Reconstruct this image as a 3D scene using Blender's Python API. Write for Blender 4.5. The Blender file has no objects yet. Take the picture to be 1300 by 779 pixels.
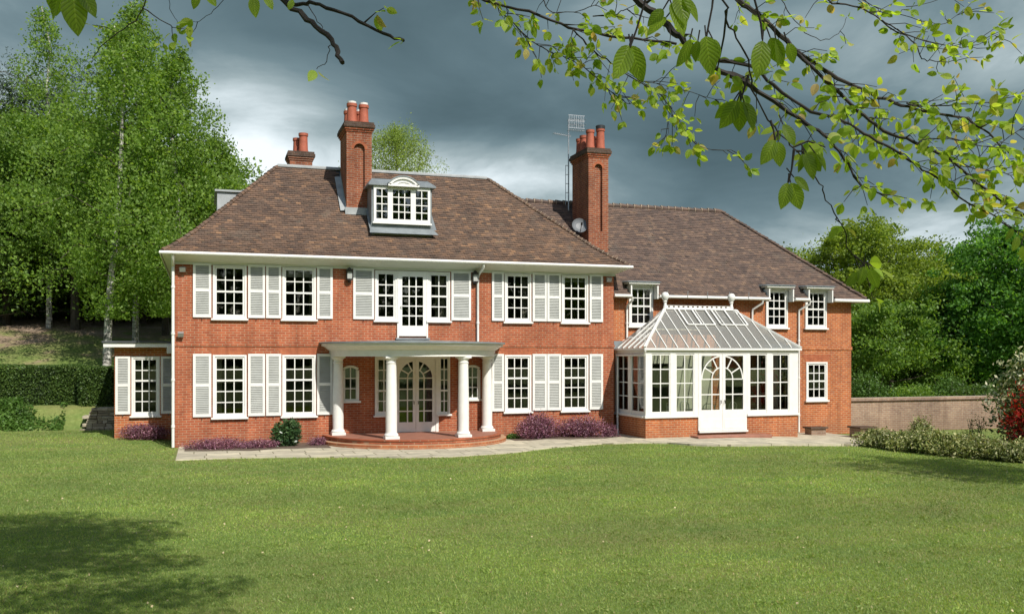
import bpy, math, random
import numpy as np
from mathutils import Vector, Matrix
R = math.radians
random.seed(7); rng = np.random.default_rng(11)
scene = bpy.context.scene
col = scene.collection
# ---------------------------------------------------------------- camera
TH = R(18.06); CT, ST = math.cos(TH), math.sin(TH)
CAM = Vector((0.831, -30.321, 2.79))
cd = bpy.data.cameras.new('camera'); cam = bpy.data.objects.new('camera', cd); col.objects.link(cam)
cam.location = CAM; cam.rotation_euler = (R(90), 0, -TH)
cd.sensor_width = 36; cd.lens = 36 * 1200 / 1300; cd.shift_y = 61.5 / 1300
cd.clip_start = 0.1; cd.clip_end = 2000
scene.camera = cam
scene.render.resolution_x = 1024; scene.render.resolution_y = 613
# ---------------------------------------------------------------- world, sun, exposure
SUN_EL, SUN_AZ = R(44), R(17)        # azimuth from the facade normal towards +x
sun_dir = Vector((math.sin(SUN_AZ) * math.cos(SUN_EL), -math.cos(SUN_AZ) * math.cos(SUN_EL), math.sin(SUN_EL)))
w = bpy.data.worlds.new('World'); scene.world = w; w.use_nodes = True
nt = w.node_tree; nt.nodes.clear()
def N(nt, t, **k):
    n = nt.nodes.new(t)
    for a, b in k.items(): setattr(n, a, b)
    return n
def L(nt, a, b): nt.links.new(a, b)
out = N(nt, 'ShaderNodeOutputWorld'); bg = N(nt, 'ShaderNodeBackground'); bg.inputs[1].default_value = 0.13
sky = N(nt, 'ShaderNodeTexSky'); sky.sky_type = 'NISHITA'; sky.sun_disc = False
sky.sun_elevation = SUN_EL; sky.sun_rotation = math.atan2(sun_dir.x, sun_dir.y)
tc = N(nt, 'ShaderNodeTexCoord')
sep = N(nt, 'ShaderNodeSeparateXYZ'); L(nt, tc.outputs['Generated'], sep.inputs[0])
def M(nt, op, a, b=None, c=None, clamp=False):
    n = N(nt, 'ShaderNodeMath', operation=op); n.use_clamp = clamp
    for i, v in enumerate((a, b, c)):
        if v is None: continue
        if isinstance(v, (int, float)): n.inputs[i].default_value = v
        else: L(nt, v, n.inputs[i])
    return n.outputs[0]
def ramp(nt, fac, stops, interp='LINEAR'):
    r = N(nt, 'ShaderNodeValToRGB'); r.color_ramp.interpolation = interp
    e = r.color_ramp.elements
    while len(e) < len(stops): e.new(0.5)
    for i, (p, c) in enumerate(stops):
        e[i].position = p; e[i].color = (c[0], c[1], c[2], 1) if len(c) == 3 else c
    L(nt, fac, r.inputs[0]); return r.outputs[0]
def noise(nt, vec, scale, detail=5, rough=.55, dist=0.0):
    n = N(nt, 'ShaderNodeTexNoise'); n.inputs['Scale'].default_value = scale; n.inputs['Detail'].default_value = detail
    n.inputs['Roughness'].default_value = rough; n.inputs['Distortion'].default_value = dist
    if vec is not None: L(nt, vec, n.inputs['Vector'])
    return n.outputs['Fac']
def mix(nt, fac, a, b, typ='MIX'):
    n = N(nt, 'ShaderNodeMix', data_type='RGBA', blend_type=typ)
    if isinstance(fac, (int, float)): n.inputs[0].default_value = fac
    else: L(nt, fac, n.inputs[0])
    for s, v in ((6, a), (7, b)):
        if isinstance(v, tuple): n.inputs[s].default_value = (v[0], v[1], v[2], 1)
        else: L(nt, v, n.inputs[s])
    return n.outputs[2]
# cloud deck: direction stretched so that the clouds flatten towards the horizon
zc = M(nt, 'ADD', M(nt, 'MAXIMUM', sep.outputs[2], 0.0), 0.22)
cx = M(nt, 'DIVIDE', sep.outputs[0], zc); cy = M(nt, 'DIVIDE', sep.outputs[1], zc)
cmb = N(nt, 'ShaderNodeCombineXYZ'); L(nt, cx, cmb.inputs[0]); L(nt, cy, cmb.inputs[1])
n1 = noise(nt, cmb.outputs[0], 0.62, 6, .46, .25)
n2 = noise(nt, cmb.outputs[0], 1.9, 8, .56, .45)
def blob(az, el, wdt, hgt=None):      # bright gap in the cloud deck round a direction
    d = Vector((math.sin(az) * math.cos(el), math.cos(az) * math.cos(el), math.sin(el)))
    nr = N(nt, 'ShaderNodeVectorMath', operation='SUBTRACT'); L(nt, tc.outputs['Generated'], nr.inputs[0]); nr.inputs[1].default_value = d
    sc = N(nt, 'ShaderNodeVectorMath', operation='MULTIPLY'); L(nt, nr.outputs[0], sc.inputs[0]); sc.inputs[1].default_value = (1, 1, wdt / (hgt or wdt))
    ln = N(nt, 'ShaderNodeVectorMath', operation='LENGTH'); L(nt, sc.outputs[0], ln.inputs[0])
    return M(nt, 'SUBTRACT', 1.0, M(nt, 'DIVIDE', ln.outputs[1], wdt), clamp=True)
def dirpx(px, py):                    # azimuth and elevation of a direction seen from the lawn
    a = TH + math.atan((px - 650) / 1200); e = math.atan((451 - py) / math.hypot(1200, px - 650)); return a, e
b1 = blob(*dirpx(330, 190), .17, .11); b2 = blob(*dirpx(600, 235), .24, .06); b3 = blob(*dirpx(1210, 330), .36, .13)
b4 = blob(*dirpx(860, -20), .2, .1); b5 = blob(*dirpx(1230, 60), .25, .12); b6 = blob(*dirpx(-60, 120), .3, .2)
bs = M(nt, 'ADD', M(nt, 'MULTIPLY', b1, 1.15), M(nt, 'MULTIPLY', b2, 1.2))
bs = M(nt, 'ADD', bs, M(nt, 'MULTIPLY', b3, .95)); bs = M(nt, 'ADD', bs, M(nt, 'MULTIPLY', b4, .5))
bs = M(nt, 'ADD', bs, M(nt, 'MULTIPLY', b5, .65)); bs = M(nt, 'ADD', bs, M(nt, 'MULTIPLY', b6, .6))
v = M(nt, 'ADD', M(nt, 'MULTIPLY', n1, .55), M(nt, 'MULTIPLY', n2, .62))
v = M(nt, 'ADD', M(nt, 'SUBTRACT', v, .475), M(nt, 'MULTIPLY', bs, M(nt, 'ADD', .25, M(nt, 'MULTIPLY', n2, .95))))
cloud = ramp(nt, v, [(0.0, (.60, .98, 1.15)), (0.16, (.86, 1.34, 1.56)), (.34, (1.30, 1.88, 2.12)), (.55, (2.5, 3.15, 3.35)), (.8, (5.0, 5.7, 6.0)), (1.0, (6.8, 7.4, 7.7))])
# broken blue sky behind the viewer, closed cloud ahead
back = M(nt, 'MULTIPLY_ADD', sep.outputs[1], -1.4, .15, clamp=True)
hole = M(nt, 'MULTIPLY', back, M(nt, 'GREATER_THAN', n1, .40))
c2 = mix(nt, hole, cloud, sky.outputs[0])
L(nt, c2, bg.inputs[0]); L(nt, bg.outputs[0], out.inputs[0])
sd = bpy.data.lights.new('sun', 'SUN'); sd.energy = 4.4; sd.angle = R(.53); sd.color = (1, .955, .88)
so = bpy.data.objects.new('sun', sd); col.objects.link(so); so.location = (5, -30, 40)
so.rotation_euler = sun_dir.to_track_quat('Z', 'Y').to_euler()
vs = scene.view_settings; vs.view_transform = 'Standard'; vs.look = 'None'; vs.exposure = 0.15; vs.gamma = 1; vs.use_curve_mapping = False
scene.render.engine = 'CYCLES'
scene.cycles.max_bounces = 6; scene.cycles.diffuse_bounces = 2; scene.cycles.glossy_bounces = 3
scene.cycles.transmission_bounces = 4; scene.cycles.transparent_max_bounces = 12; scene.cycles.caustics_reflective = False
# ---------------------------------------------------------------- helpers
def at(px, z_depth):                  # ground point seen at column px, z_depth metres ahead
    X = (px - 650) / 1200 * z_depth
    return CAM.x + X * CT + z_depth * ST, CAM.y - X * ST + z_depth * CT
def at3(px, py, Z):
    x, y = at(px, Z); return Vector((x, y, CAM.z + (451 - py) / 1200 * Z))
def sm(a, b, t):
    t = max(0, min(1, (t - a) / (b - a))); return t * t * (3 - 2 * t)
def link(o, parent=None):
    col.objects.link(o)
    if parent is not None: o.parent = parent
    return o
def tag(o, label=None, cat=None, group=None, kind=None):
    if label: o['label'] = label
    if cat: o['category'] = cat
    if group: o['group'] = group
    if kind: o['kind'] = kind
    return o
def empty(name, loc=(0, 0, 0), rz=0):
    o = bpy.data.objects.new(name, None); o.location = loc; o.rotation_euler = (0, 0, rz); o.empty_display_size = .3
    return link(o)
class MB:
    def __init__(s): s.v = []; s.f = []; s.m = []; s.cur = 0
    def poly(s, pts):
        b = len(s.v); s.v += [tuple(p) for p in pts]; s.f.append(tuple(range(b, b + len(pts)))); s.m.append(s.cur)
    def box(s, x0, x1, y0, y1, z0, z1):
        if x0 > x1: x0, x1 = x1, x0
        if y0 > y1: y0, y1 = y1, y0
        if z0 > z1: z0, z1 = z1, z0
        b = len(s.v)
        s.v += [(x, y, z) for z in (z0, z1) for y in (y0, y1) for x in (x0, x1)]
        for f in ((0, 2, 3, 1), (4, 5, 7, 6), (0, 1, 5, 4), (2, 6, 7, 3), (0, 4, 6, 2), (1, 3, 7, 5)):
            s.f.append(tuple(b + i for i in f)); s.m.append(s.cur)
        return s
    def bar(s, a, b, w, h=None, up=(0, 0, 1)):          # rectangular bar from a to b
        a, b = Vector(a), Vector(b); d = (b - a).normalized(); h = h or w; up = Vector(up)
        sx = d.cross(up)
        if sx.length < 1e-4: sx = d.cross(Vector((1, 0, 0)))
        sx.normalize(); sy = sx.cross(d)
        k = len(s.v)
        for p in (a, b):
            for i, j in ((-1, -1), (1, -1), (1, 1), (-1, 1)): s.v.append(tuple(p + sx * (i * w / 2) + sy * (j * h / 2)))
        for f in ((0, 3, 2, 1), (4, 5, 6, 7), (0, 1, 5, 4), (1, 2, 6, 5), (2, 3, 7, 6), (3, 0, 4, 7)):
            s.f.append(tuple(k + i for i in f)); s.m.append(s.cur)
        return s
    def tube(s, pts, rad, n=8, caps=True):
        pts = [Vector(p) for p in pts]
        if isinstance(rad, (int, float)): rad = [rad] * len(pts)
        k = len(s.v); prev = None
        for i, p in enumerate(pts):
            d = (pts[min(i + 1, len(pts) - 1)] - pts[max(i - 1, 0)]).normalized()
            if prev is None:
                u = d.cross(Vector((0, 0, 1)))
                if u.length < .05: u = d.cross(Vector((1, 0, 0)))
            else: u = prev - d * prev.dot(d)
            u.normalize(); prev = u; vv = d.cross(u)
            for j in range(n):
                t = 2 * math.pi * j / n; s.v.append(tuple(p + (u * math.cos(t) + vv * math.sin(t)) * rad[i]))
        for i in range(len(pts) - 1):
            for j in range(n):
                a = k + i * n + j; b = k + i * n + (j + 1) % n
                s.f.append((a, b, b + n, a + n)); s.m.append(s.cur)
        if caps:
            s.f.append(tuple(k + j for j in range(n))[::-1]); s.m.append(s.cur)
            s.f.append(tuple(k + (len(pts) - 1) * n + j for j in range(n))); s.m.append(s.cur)
        return s
    def lathe(s, prof, cx, cy, n=24):                  # prof: (r, z) from the bottom up
        k = len(s.v)
        for r, z in prof:
            for j in range(n):
                t = 2 * math.pi * j / n; s.v.append((cx + r * math.cos(t), cy + r * math.sin(t), z))
        for i in range(len(prof) - 1):
            for j in range(n):
                a = k + i * n + j; b = k + i * n + (j + 1) % n
                s.f.append((a, b, b + n, a + n)); s.m.append(s.cur)
        s.f.append(tuple(k + j for j in range(n))[::-1]); s.m.append(s.cur)
        s.f.append(tuple(k + (len(prof) - 1) * n + j for j in range(n))); s.m.append(s.cur)
        return s
    def arc(s, cx, cz, r0, r1, a0, a1, y0, y1, n=20):  # flat ring piece standing in the xz plane
        for i in range(n):
            t0 = a0 + (a1 - a0) * i / n; t1 = a0 + (a1 - a0) * (i + 1) / n
            P = lambda r, t, y: (cx + r * math.cos(t), y, cz + r * math.sin(t))
            s.poly([P(r0, t0, y0), P(r1, t0, y0), P(r1, t1, y0), P(r0, t1, y0)][::-1])
            s.poly([P(r1, t0, y0), P(r1, t0, y1), P(r1, t1, y1), P(r1, t1, y0)])
            s.poly([P(r0, t0, y0), P(r0, t1, y0), P(r0, t1, y1), P(r0, t0, y1)])
            s.poly([P(r0, t0, y1), P(r0, t1, y1), P(r1, t1, y1), P(r1, t0, y1)][::-1])
        return s
    def spandrel(s, cx, cz, r, x0, x1, zt, y0, y1, n=24, full=True, a0=0, a1=math.pi):   # what is left of a rectangle above an arch
        pr = None
        for i in range(n + 1):
            t = a0 + (a1 - a0) * i / n
            p = (cx + r * math.cos(t), cz + r * math.sin(t))
            if pr:
                for y, fl in ((y0, 1), (y1, 0)):
                    q = [(pr[0], y, pr[1]), (pr[0], y, zt), (p[0], y, zt), (p[0], y, p[1])]
                    s.poly(q if fl else q[::-1])
                s.poly([(pr[0], y0, pr[1]), (p[0], y0, p[1]), (p[0], y1, p[1]), (pr[0], y1, pr[1])])
            pr = p
        return s
    def build(s, name, mats, parent=None, smooth=False, bevel=0):
        me = bpy.data.meshes.new(name); me.from_pydata(s.v, [], s.f)
        if not isinstance(mats, (list, tuple)): mats = [mats]
        for m in mats: me.materials.append(m)
        if len(mats) > 1: me.polygons.foreach_set('material_index', s.m)
        if smooth: me.polygons.foreach_set('use_smooth', [True] * len(s.f))
        me.update()
        o = bpy.data.objects.new(name, me); link(o, parent)
        if smooth == 'auto' or smooth is True:
            try: me.set_sharp_from_angle(angle=R(40))
            except Exception: pass
        if bevel:
            b = o.modifiers.new('bevel', 'BEVEL'); b.width = bevel; b.segments = 2; b.limit_method = 'ANGLE'
        return o
def npmesh(name, V, F, mats, parent=None, mi=None):     # V (n,3), F (m,k) arrays
    me = bpy.data.meshes.new(name); n, m, k = len(V), len(F), F.shape[1]
    me.vertices.add(n); me.vertices.foreach_set('co', np.ascontiguousarray(V, np.float32).ravel())
    me.loops.add(m * k); me.loops.foreach_set('vertex_index', np.ascontiguousarray(F, np.int32).ravel())
    me.polygons.add(m); me.polygons.foreach_set('loop_start', np.arange(0, m * k, k, dtype=np.int32))
    me.polygons.foreach_set('loop_total', np.full(m, k, np.int32))
    if not isinstance(mats, (list, tuple)): mats = [mats]
    for q in mats: me.materials.append(q)
    if mi is not None: me.polygons.foreach_set('material_index', np.asarray(mi, np.int32))
    me.update(calc_edges=True)
    o = bpy.data.objects.new(name, me); return link(o, parent)
def unit(a): return a / np.maximum(np.linalg.norm(a, axis=1, keepdims=True), 1e-9)
def leafquads(C, size, aspect=.55, updir=None, jit=.35, down=0.0):
    """pointed leaves: one folded rhombus per centre"""
    n = len(C); s = size * (1 + jit * rng.uniform(-1, 1, (n, 1)))
    a = unit(rng.normal(size=(n, 3)) + np.array([0, 0, -down])); b = unit(np.cross(a, rng.normal(size=(n, 3))))
    c = np.cross(a, b)
    V = np.empty((n, 4, 3)); V[:, 0] = C - a * s * .5; V[:, 2] = C + a * s * .5
    V[:, 1] = C + b * s * aspect * .5 + c * s * .08 - a * s * .05; V[:, 3] = C - b * s * aspect * .5 + c * s * .08 - a * s * .05
    F = np.arange(n * 4).reshape(n, 4)
    return V.reshape(-1, 3), F
# ---------------------------------------------------------------- materials
def mat(name, base=(.5, .5, .5), rough=.6, spec=.5, metal=0):
    m = bpy.data.materials.new(name); m.use_nodes = True
    b = m.node_tree.nodes['Principled BSDF']
    b.inputs['Base Color'].default_value = (*base, 1); b.inputs['Roughness'].default_value = rough
    b.inputs['Metallic'].default_value = metal; b.inputs['Specular IOR Level'].default_value = spec
    return m, m.node_tree, b
def pos(t): return N(t, 'ShaderNodeNewGeometry').outputs['Position']
def isl(t): return N(t, 'ShaderNodeNewGeometry').outputs['Random Per Island']
def bump(t, b, h, strength=.4, dist=.02):
    n = N(t, 'ShaderNodeBump'); n.inputs['Strength'].default_value = strength; n.inputs['Distance'].default_value = dist
    L(t, h, n.inputs['Height']); L(t, n.outputs[0], b.inputs['Normal'])
def simple(name, base, rough=.6, var=.12, scale=3.0, metal=0, spec=.5, bmp=0):
    m, t, b = mat(name, base, rough, spec, metal)
    f = noise(t, pos(t), scale, 6, .6)
    lo = tuple(c * (1 - var) for c in base); hi = tuple(min(1, c * (1 + var)) for c in base)
    L(t, ramp(t, f, [(.3, lo), (.7, hi)]), b.inputs['Base Color'])
    if bmp: bump(t, b, noise(t, pos(t), 60, 3), bmp, .01)
    return m
def brick(name, ca, cb, mortar, stain=.25, soot=False, msize=.011):
    m, t, b = mat(name, rough=.88, spec=.2)
    p = pos(t); s = N(t, 'ShaderNodeSeparateXYZ'); L(t, p, s.inputs[0])
    u = M(t, 'ADD', s.outputs[0], s.outputs[1]); c = N(t, 'ShaderNodeCombineXYZ'); L(t, u, c.inputs[0]); L(t, s.outputs[2], c.inputs[1])
    bt = N(t, 'ShaderNodeTexBrick'); L(t, c.outputs[0], bt.inputs['Vector'])
    bt.offset = .5; bt.inputs['Scale'].default_value = 1; bt.inputs['Brick Width'].default_value = .225; bt.inputs['Row Height'].default_value = .075
    bt.inputs['Mortar Size'].default_value = msize; bt.inputs['Mortar Smooth'].default_value = .3; bt.inputs['Bias'].default_value = -.1
    bt.inputs['Color1'].default_value = (*ca, 1); bt.inputs['Color2'].default_value = (*cb, 1); bt.inputs['Mortar'].default_value = (*mortar, 1)
    # large-scale weathering and small-scale variation
    f1 = noise(t, p, .7, 6, .65); f2 = noise(t, p, 9, 4, .6)
    cc = mix(t, 1.0, bt.outputs['Color'], ramp(t, f1, [(.28, (1 - stain,) * 3), (.72, (1.1, 1.08, 1.04))]), 'MULTIPLY')
    cc = mix(t, 1.0, cc, ramp(t, f2, [(.3, (.86, .84, .84)), (.7, (1.1, 1.1, 1.1))]), 'MULTIPLY')
    pale = ramp(t, noise(t, p, 1.7, 7, .7), [(.60, (0, 0, 0)), (.78, (.42, .42, .42))])
    cc = mix(t, pale, cc, (.55, .42, .33))
    mp = N(t, 'ShaderNodeMapping'); L(t, p, mp.inputs[0]); mp.inputs['Scale'].default_value = (2.6, 2.6, .35)     # rain streaks
    cc = mix(t, 1.0, cc, ramp(t, noise(t, mp.outputs[0], 1.0, 6, .65), [(.34, (.74, .72, .72)), (.55, (1.03, 1.03, 1.03))]), 'MULTIPLY')
    damp = M(t, 'MULTIPLY', M(t, 'SUBTRACT', 1.0, M(t, 'DIVIDE', s.outputs[2], .55), clamp=True), ramp(t, f2, [(.3, (.2,) * 3), (.7, (.9,) * 3)]), clamp=True)
    cc = mix(t, M(t, 'MULTIPLY', damp, .5), cc, (.20, .13, .085))     # damp, mossy foot of the wall
    L(t, cc, b.inputs['Base Color'])
    inv = M(t, 'SUBTRACT', 1.0, bt.outputs['Fac']); bump(t, b, M(t, 'ADD', inv, M(t, 'MULTIPLY', f2, .35)), .7, .012)
    return m
MAT = {}
MAT['brick'] = brick('red_brick', (.50, .14, .062), (.38, .092, .044), (.50, .31, .20), .34)
MAT['brick_wing'] = brick('orange_brick', (.54, .165, .056), (.40, .105, .042), (.55, .35, .21), .18)
MAT['brick_chim'] = brick('chimney_brick', (.38, .12, .055), (.27, .075, .04), (.40, .28, .2), .4)
MAT['brick_arch'] = brick('gauged_brick', (.46, .15, .07), (.38, .11, .055), (.46, .24, .15), .2, msize=.004)
MAT['brick_garden'] = brick('garden_brick', (.40, .27, .19), (.30, .19, .14), (.44, .37, .30), .3)
def tiles(name, cols, lich):
    m, t, b = mat(name, rough=.85, spec=.25)
    p = pos(t); r = isl(t)
    c = ramp(t, r, cols)
    c = mix(t, 1.0, c, ramp(t, noise(t, p, .55, 5, .6), [(.3, (.90, .90, .92)), (.7, (1.1, 1.07, 1.03))]), 'MULTIPLY')
    mp = N(t, 'ShaderNodeMapping'); L(t, p, mp.inputs[0]); mp.inputs['Scale'].default_value = (.8, .8, 7)
    c = mix(t, 1.0, c, ramp(t, noise(t, mp.outputs[0], 1.2, 4, .6), [(.35, (.78, .78, .80)), (.65, (1.22, 1.18, 1.12))]), 'MULTIPLY')
    f = ramp(t, noise(t, p, 1.3, 6, .7), [(.56, (0, 0, 0)), (.72, (.5, .5, .5))])
    c = mix(t, f, c, lich)
    moss = ramp(t, noise(t, p, 4.5, 6, .75), [(.60, (0, 0, 0)), (.70, (.5, .5, .5))]); c = mix(t, moss, c, (.16, .15, .09))
    L(t, c, b.inputs['Base Color']); bump(t, b, noise(t, p, 45, 3), .4, .006)
    return m
MAT['tile'] = tiles('clay_tile', [(0, (.105, .076, .060)), (.35, (.14, .096, .072)), (.7, (.158, .104, .075)), (.93, (.19, .12, .08)), (1, (.27, .165, .10))], (.19, .165, .13))
MAT['tile_wing'] = tiles('dark_clay_tile', [(0, (.10, .076, .066)), (.4, (.132, .096, .08)), (.85, (.155, .108, .085)), (1, (.21, .145, .105))], (.155, .14, .115))
MAT['mortar_tile'] = simple('pale_ridge_tile', (.36, .28, .20), .9, .3, 8)
MAT['lead'] = simple('weathered_lead', (.20, .225, .235), .55, .25, 2.5, 0, .5, .2)
MAT['lead_light'] = simple('pale_lead', (.34, .36, .36), .6, .2, 3)
MAT['white'] = simple('white_paint', (.79, .78, .735), .5, .055, 5)
MAT['cream'] = simple('cream_soffit_paint', (.70, .69, .60), .6, .04, 2)
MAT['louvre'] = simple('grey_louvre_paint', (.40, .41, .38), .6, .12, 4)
MAT['stone'] = None
MAT['iron'] = simple('black_iron', (.03, .03, .03), .4, .1)
MAT['terracotta'] = simple('terracotta_pot', (.36, .095, .05), .75, .2, 6)
MAT['metal'] = simple('galvanised_metal', (.42, .44, .45), .4, .1, 5, .6)
MAT['soil'] = simple('bed_soil', (.12, .085, .06), .95, .3, 9, bmp=.6)
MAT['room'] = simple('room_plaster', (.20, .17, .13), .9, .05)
MAT['room_floor'] = simple('room_floor_oak', (.16, .10, .06), .6, .1)
MAT['curtain'] = simple('cream_curtain', (.55, .50, .36), .9, .06)
MAT['felt'] = simple('roof_felt_and_dark_backing', (.07, .075, .08), .8, .2)  # roof felt; also colours the dark boards added behind the dormer panes
MAT['quarry'] = simple('quarry_tile', (.30, .13, .085), .7, .2, 4)
# window glass: thin sheet, clear with a Fresnel reflection
def glass(name, tint, refl=1.0, whit=0):
    m = bpy.data.materials.new(name); m.use_nodes = True; t = m.node_tree; t.nodes.clear()
    o = N(t, 'ShaderNodeOutputMaterial'); tr = N(t, 'ShaderNodeBsdfTransparent'); tr.inputs[0].default_value = (*tint, 1)
    gl = N(t, 'ShaderNodeBsdfGlossy'); gl.inputs['Roughness'].default_value = .02; gl.inputs[0].default_value = (refl,) * 3 + (1,)
    fr = N(t, 'ShaderNodeFresnel'); fr.inputs[0].default_value = 1.55
    bp = N(t, 'ShaderNodeBump'); bp.inputs['Strength'].default_value = .05; bp.inputs['Distance'].default_value = .02
    L(t, noise(t, pos(t), 1.6, 2), bp.inputs['Height']); L(t, bp.outputs[0], gl.inputs['Normal'])
    mx = N(t, 'ShaderNodeMixShader'); L(t, M(t, 'MULTIPLY', fr.outputs[0], 1.4, clamp=True), mx.inputs[0]); L(t, tr.outputs[0], mx.inputs[1]); L(t, gl.outputs[0], mx.inputs[2])
    s = mx.outputs[0]
    if whit:
        df = N(t, 'ShaderNodeBsdfDiffuse'); df.inputs[0].default_value = (.80, .79, .72, 1)
        m2 = N(t, 'ShaderNodeMixShader'); m2.inputs[0].default_value = whit; L(t, s, m2.inputs[1]); L(t, df.outputs[0], m2.inputs[2]); s = m2.outputs[0]
    L(t, s, o.inputs[0]); return m
MAT['glass'] = glass('window_glass', (.62, .66, .64))
MAT['roofglass'] = glass('roof_glass', (.93, .98, .95), 1, .22)
MAT['consglass'] = glass('garden_room_glass', (.86, .9, .88))
def leafmat(name, cols, trans=.45, var=.5, big=1.0, rough=.5):
    m = bpy.data.materials.new(name); m.use_nodes = True; t = m.node_tree; t.nodes.clear()
    o = N(t, 'ShaderNodeOutputMaterial'); p = pos(t)
    c = ramp(t, isl(t), cols)
    c = mix(t, 1.0, c, ramp(t, noise(t, p, big, 3, .6), [(.3, (1 - var * .5,) * 3), (.7, (1 + var * .5, 1 + var * .45, 1.0))]), 'MULTIPLY')
    pb = N(t, 'ShaderNodeBsdfPrincipled'); L(t, c, pb.inputs['Base Color']); pb.inputs['Roughness'].default_value = rough; pb.inputs['Specular IOR Level'].default_value = .35
    tl = N(t, 'ShaderNodeBsdfTranslucent'); L(t, mix(t, 1.0, c, (1.5, 1.45, .55), 'MULTIPLY'), tl.inputs[0])
    mx = N(t, 'ShaderNodeMixShader'); mx.inputs[0].default_value = trans; L(t, pb.outputs[0], mx.inputs[1]); L(t, tl.outputs[0], mx.inputs[2])
    L(t, mx.outputs[0], o.inputs[0]); return m
MAT['birchleaf'] = leafmat('birch_leaf', [(0, (.13, .235, .045)), (.5, (.19, .32, .062)), (1, (.28, .41, .10))], .55)
MAT['woodleaf'] = leafmat('woodland_leaf', [(0, (.11, .21, .038)), (.5, (.16, .28, .055)), (1, (.23, .35, .08))], .5)
MAT['darkleaf'] = leafmat('dark_leaf', [(0, (.055, .11, .025)), (.6, (.095, .175, .038)), (1, (.14, .23, .055))], .4)
MAT['oakleaf'] = leafmat('oak_leaf', [(0, (.15, .225, .034)), (.5, (.22, .32, .05)), (1, (.31, .40, .075))], .5)
MAT['chestleaf'] = leafmat('chestnut_leaf', [(0, (.08, .20, .035)), (.5, (.12, .28, .055)), (1, (.17, .36, .075))], .5)
MAT['willowleaf'] = leafmat('willow_leaf', [(0, (.18, .27, .05)), (.6, (.27, .38, .09)), (1, (.36, .46, .13))])
MAT['pineleaf'] = leafmat('pine_needle', [(0, (.015, .035, .014)), (1, (.04, .075, .025))], .1)
MAT['beechleaf'] = leafmat('young_beech_leaf', [(0, (.25, .40, .06)), (.5, (.35, .49, .08)), (.88, (.46, .54, .12)), (1, (.50, .36, .2))], .6, .25, 3)
MAT['bigleaf'] = leafmat('near_beech_leaf', [(0, (.11, .19, .025)), (1, (.19, .30, .04))], .5, .6, 30)
def veinleaf():
    m = leafmat('near_beech_leaf', [(0, (.17, .27, .035)), (1, (.30, .44, .06))], .62, .5, 14, .42); t = m.node_tree
    at_ = N(t, 'ShaderNodeAttribute'); at_.attribute_name = 'leaf_uv'; s_ = N(t, 'ShaderNodeSeparateXYZ'); L(t, at_.outputs['Vector'], s_.inputs[0])
    ab = M(t, 'ABSOLUTE', s_.outputs[1]); ph = M(t, 'FRACT', M(t, 'SUBTRACT', M(t, 'MULTIPLY', s_.outputs[0], 9.0), M(t, 'MULTIPLY', ab, 2.4)))
    tri = M(t, 'ABSOLUTE', M(t, 'SUBTRACT', ph, .5)); v_ = ramp(t, tri, [(0, (.62,) * 3), (.10, (.8,) * 3), (.30, (1.08,) * 3), (.5, (1.0,) * 3)])
    mid = ramp(t, ab, [(0, (1.5, 1.35, 1.6)), (.05, (1.2, 1.15, 1.2)), (.1, (1, 1, 1))])
    pb = [n for n in t.nodes if n.type == 'BSDF_PRINCIPLED'][0]; tl = [n for n in t.nodes if n.type == 'BSDF_TRANSLUCENT'][0]
    for sock in (pb.inputs['Base Color'], tl.inputs[0]):
        src = sock.links[0].from_socket; L(t, mix(t, 1.0, mix(t, 1.0, src, v_, 'MULTIPLY'), mid, 'MULTIPLY'), sock)
    bp = N(t, 'ShaderNodeBump'); bp.inputs['Strength'].default_value = .5; bp.inputs['Distance'].default_value = .002; L(t, tri, bp.inputs['Height']); L(t, bp.outputs[0], pb.inputs['Normal'])
    return m
MAT['bigleaf'] = veinleaf()
MAT['hedgeleaf'] = leafmat('hedge_leaf', [(0, (.04, .08, .02)), (.6, (.08, .145, .035)), (1, (.14, .22, .055))], .3)
MAT['purpleleaf'] = leafmat('purple_heather', [(0, (.07, .035, .05)), (.45, (.21, .08, .15)), (.8, (.40, .18, .31)), (1, (.58, .38, .46))], .3)
MAT['shrubleaf'] = leafmat('glossy_shrub_leaf', [(0, (.03, .07, .03)), (.7, (.05, .11, .04)), (1, (.16, .24, .12))], .2, rough=.3)
MAT['eucream'] = leafmat('variegated_leaf', [(0, (.10, .14, .04)), (.45, (.19, .24, .08)), (.7, (.35, .37, .17)), (1, (.6, .58, .36))], .25)
MAT['redleaf'] = leafmat('red_leaf', [(0, (.02, .05, .015)), (.2, (.06, .10, .03)), (.3, (.13, .012, .012)), (.7, (.36, .022, .02)), (1, (.55, .05, .035))], .4, .9, 1.6)
MAT['blossom'] = leafmat('cream_blossom_leaf', [(0, (.06, .11, .035)), (.45, (.13, .2, .07)), (.7, (.42, .44, .3)), (1, (.8, .78, .62))], .25)
MAT['coverleaf'] = leafmat('ground_cover_leaf', [(0, (.05, .12, .02)), (1, (.12, .22, .05))], .3)
MAT['bark'] = simple('dark_bark', (.075, .06, .045), .95, .4, 5, bmp=.6)
def birchbark():
    m, t, b = mat('birch_bark', rough=.8); p = pos(t)
    mp = N(t, 'ShaderNodeMapping'); L(t, p, mp.inputs[0]); mp.inputs['Scale'].default_value = (1, 1, 3)
    L(t, ramp(t, noise(t, mp.outputs[0], 3.2, 5, .65), [(.38, (.05, .045, .04)), (.5, (.42, .40, .36)), (.7, (.62, .60, .55))]), b.inputs['Base Color']); return m
MAT['birchbark'] = birchbark()
MAT['twig'] = simple('beech_twig', (.026, .02, .017), .8, .3, 20)
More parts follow.
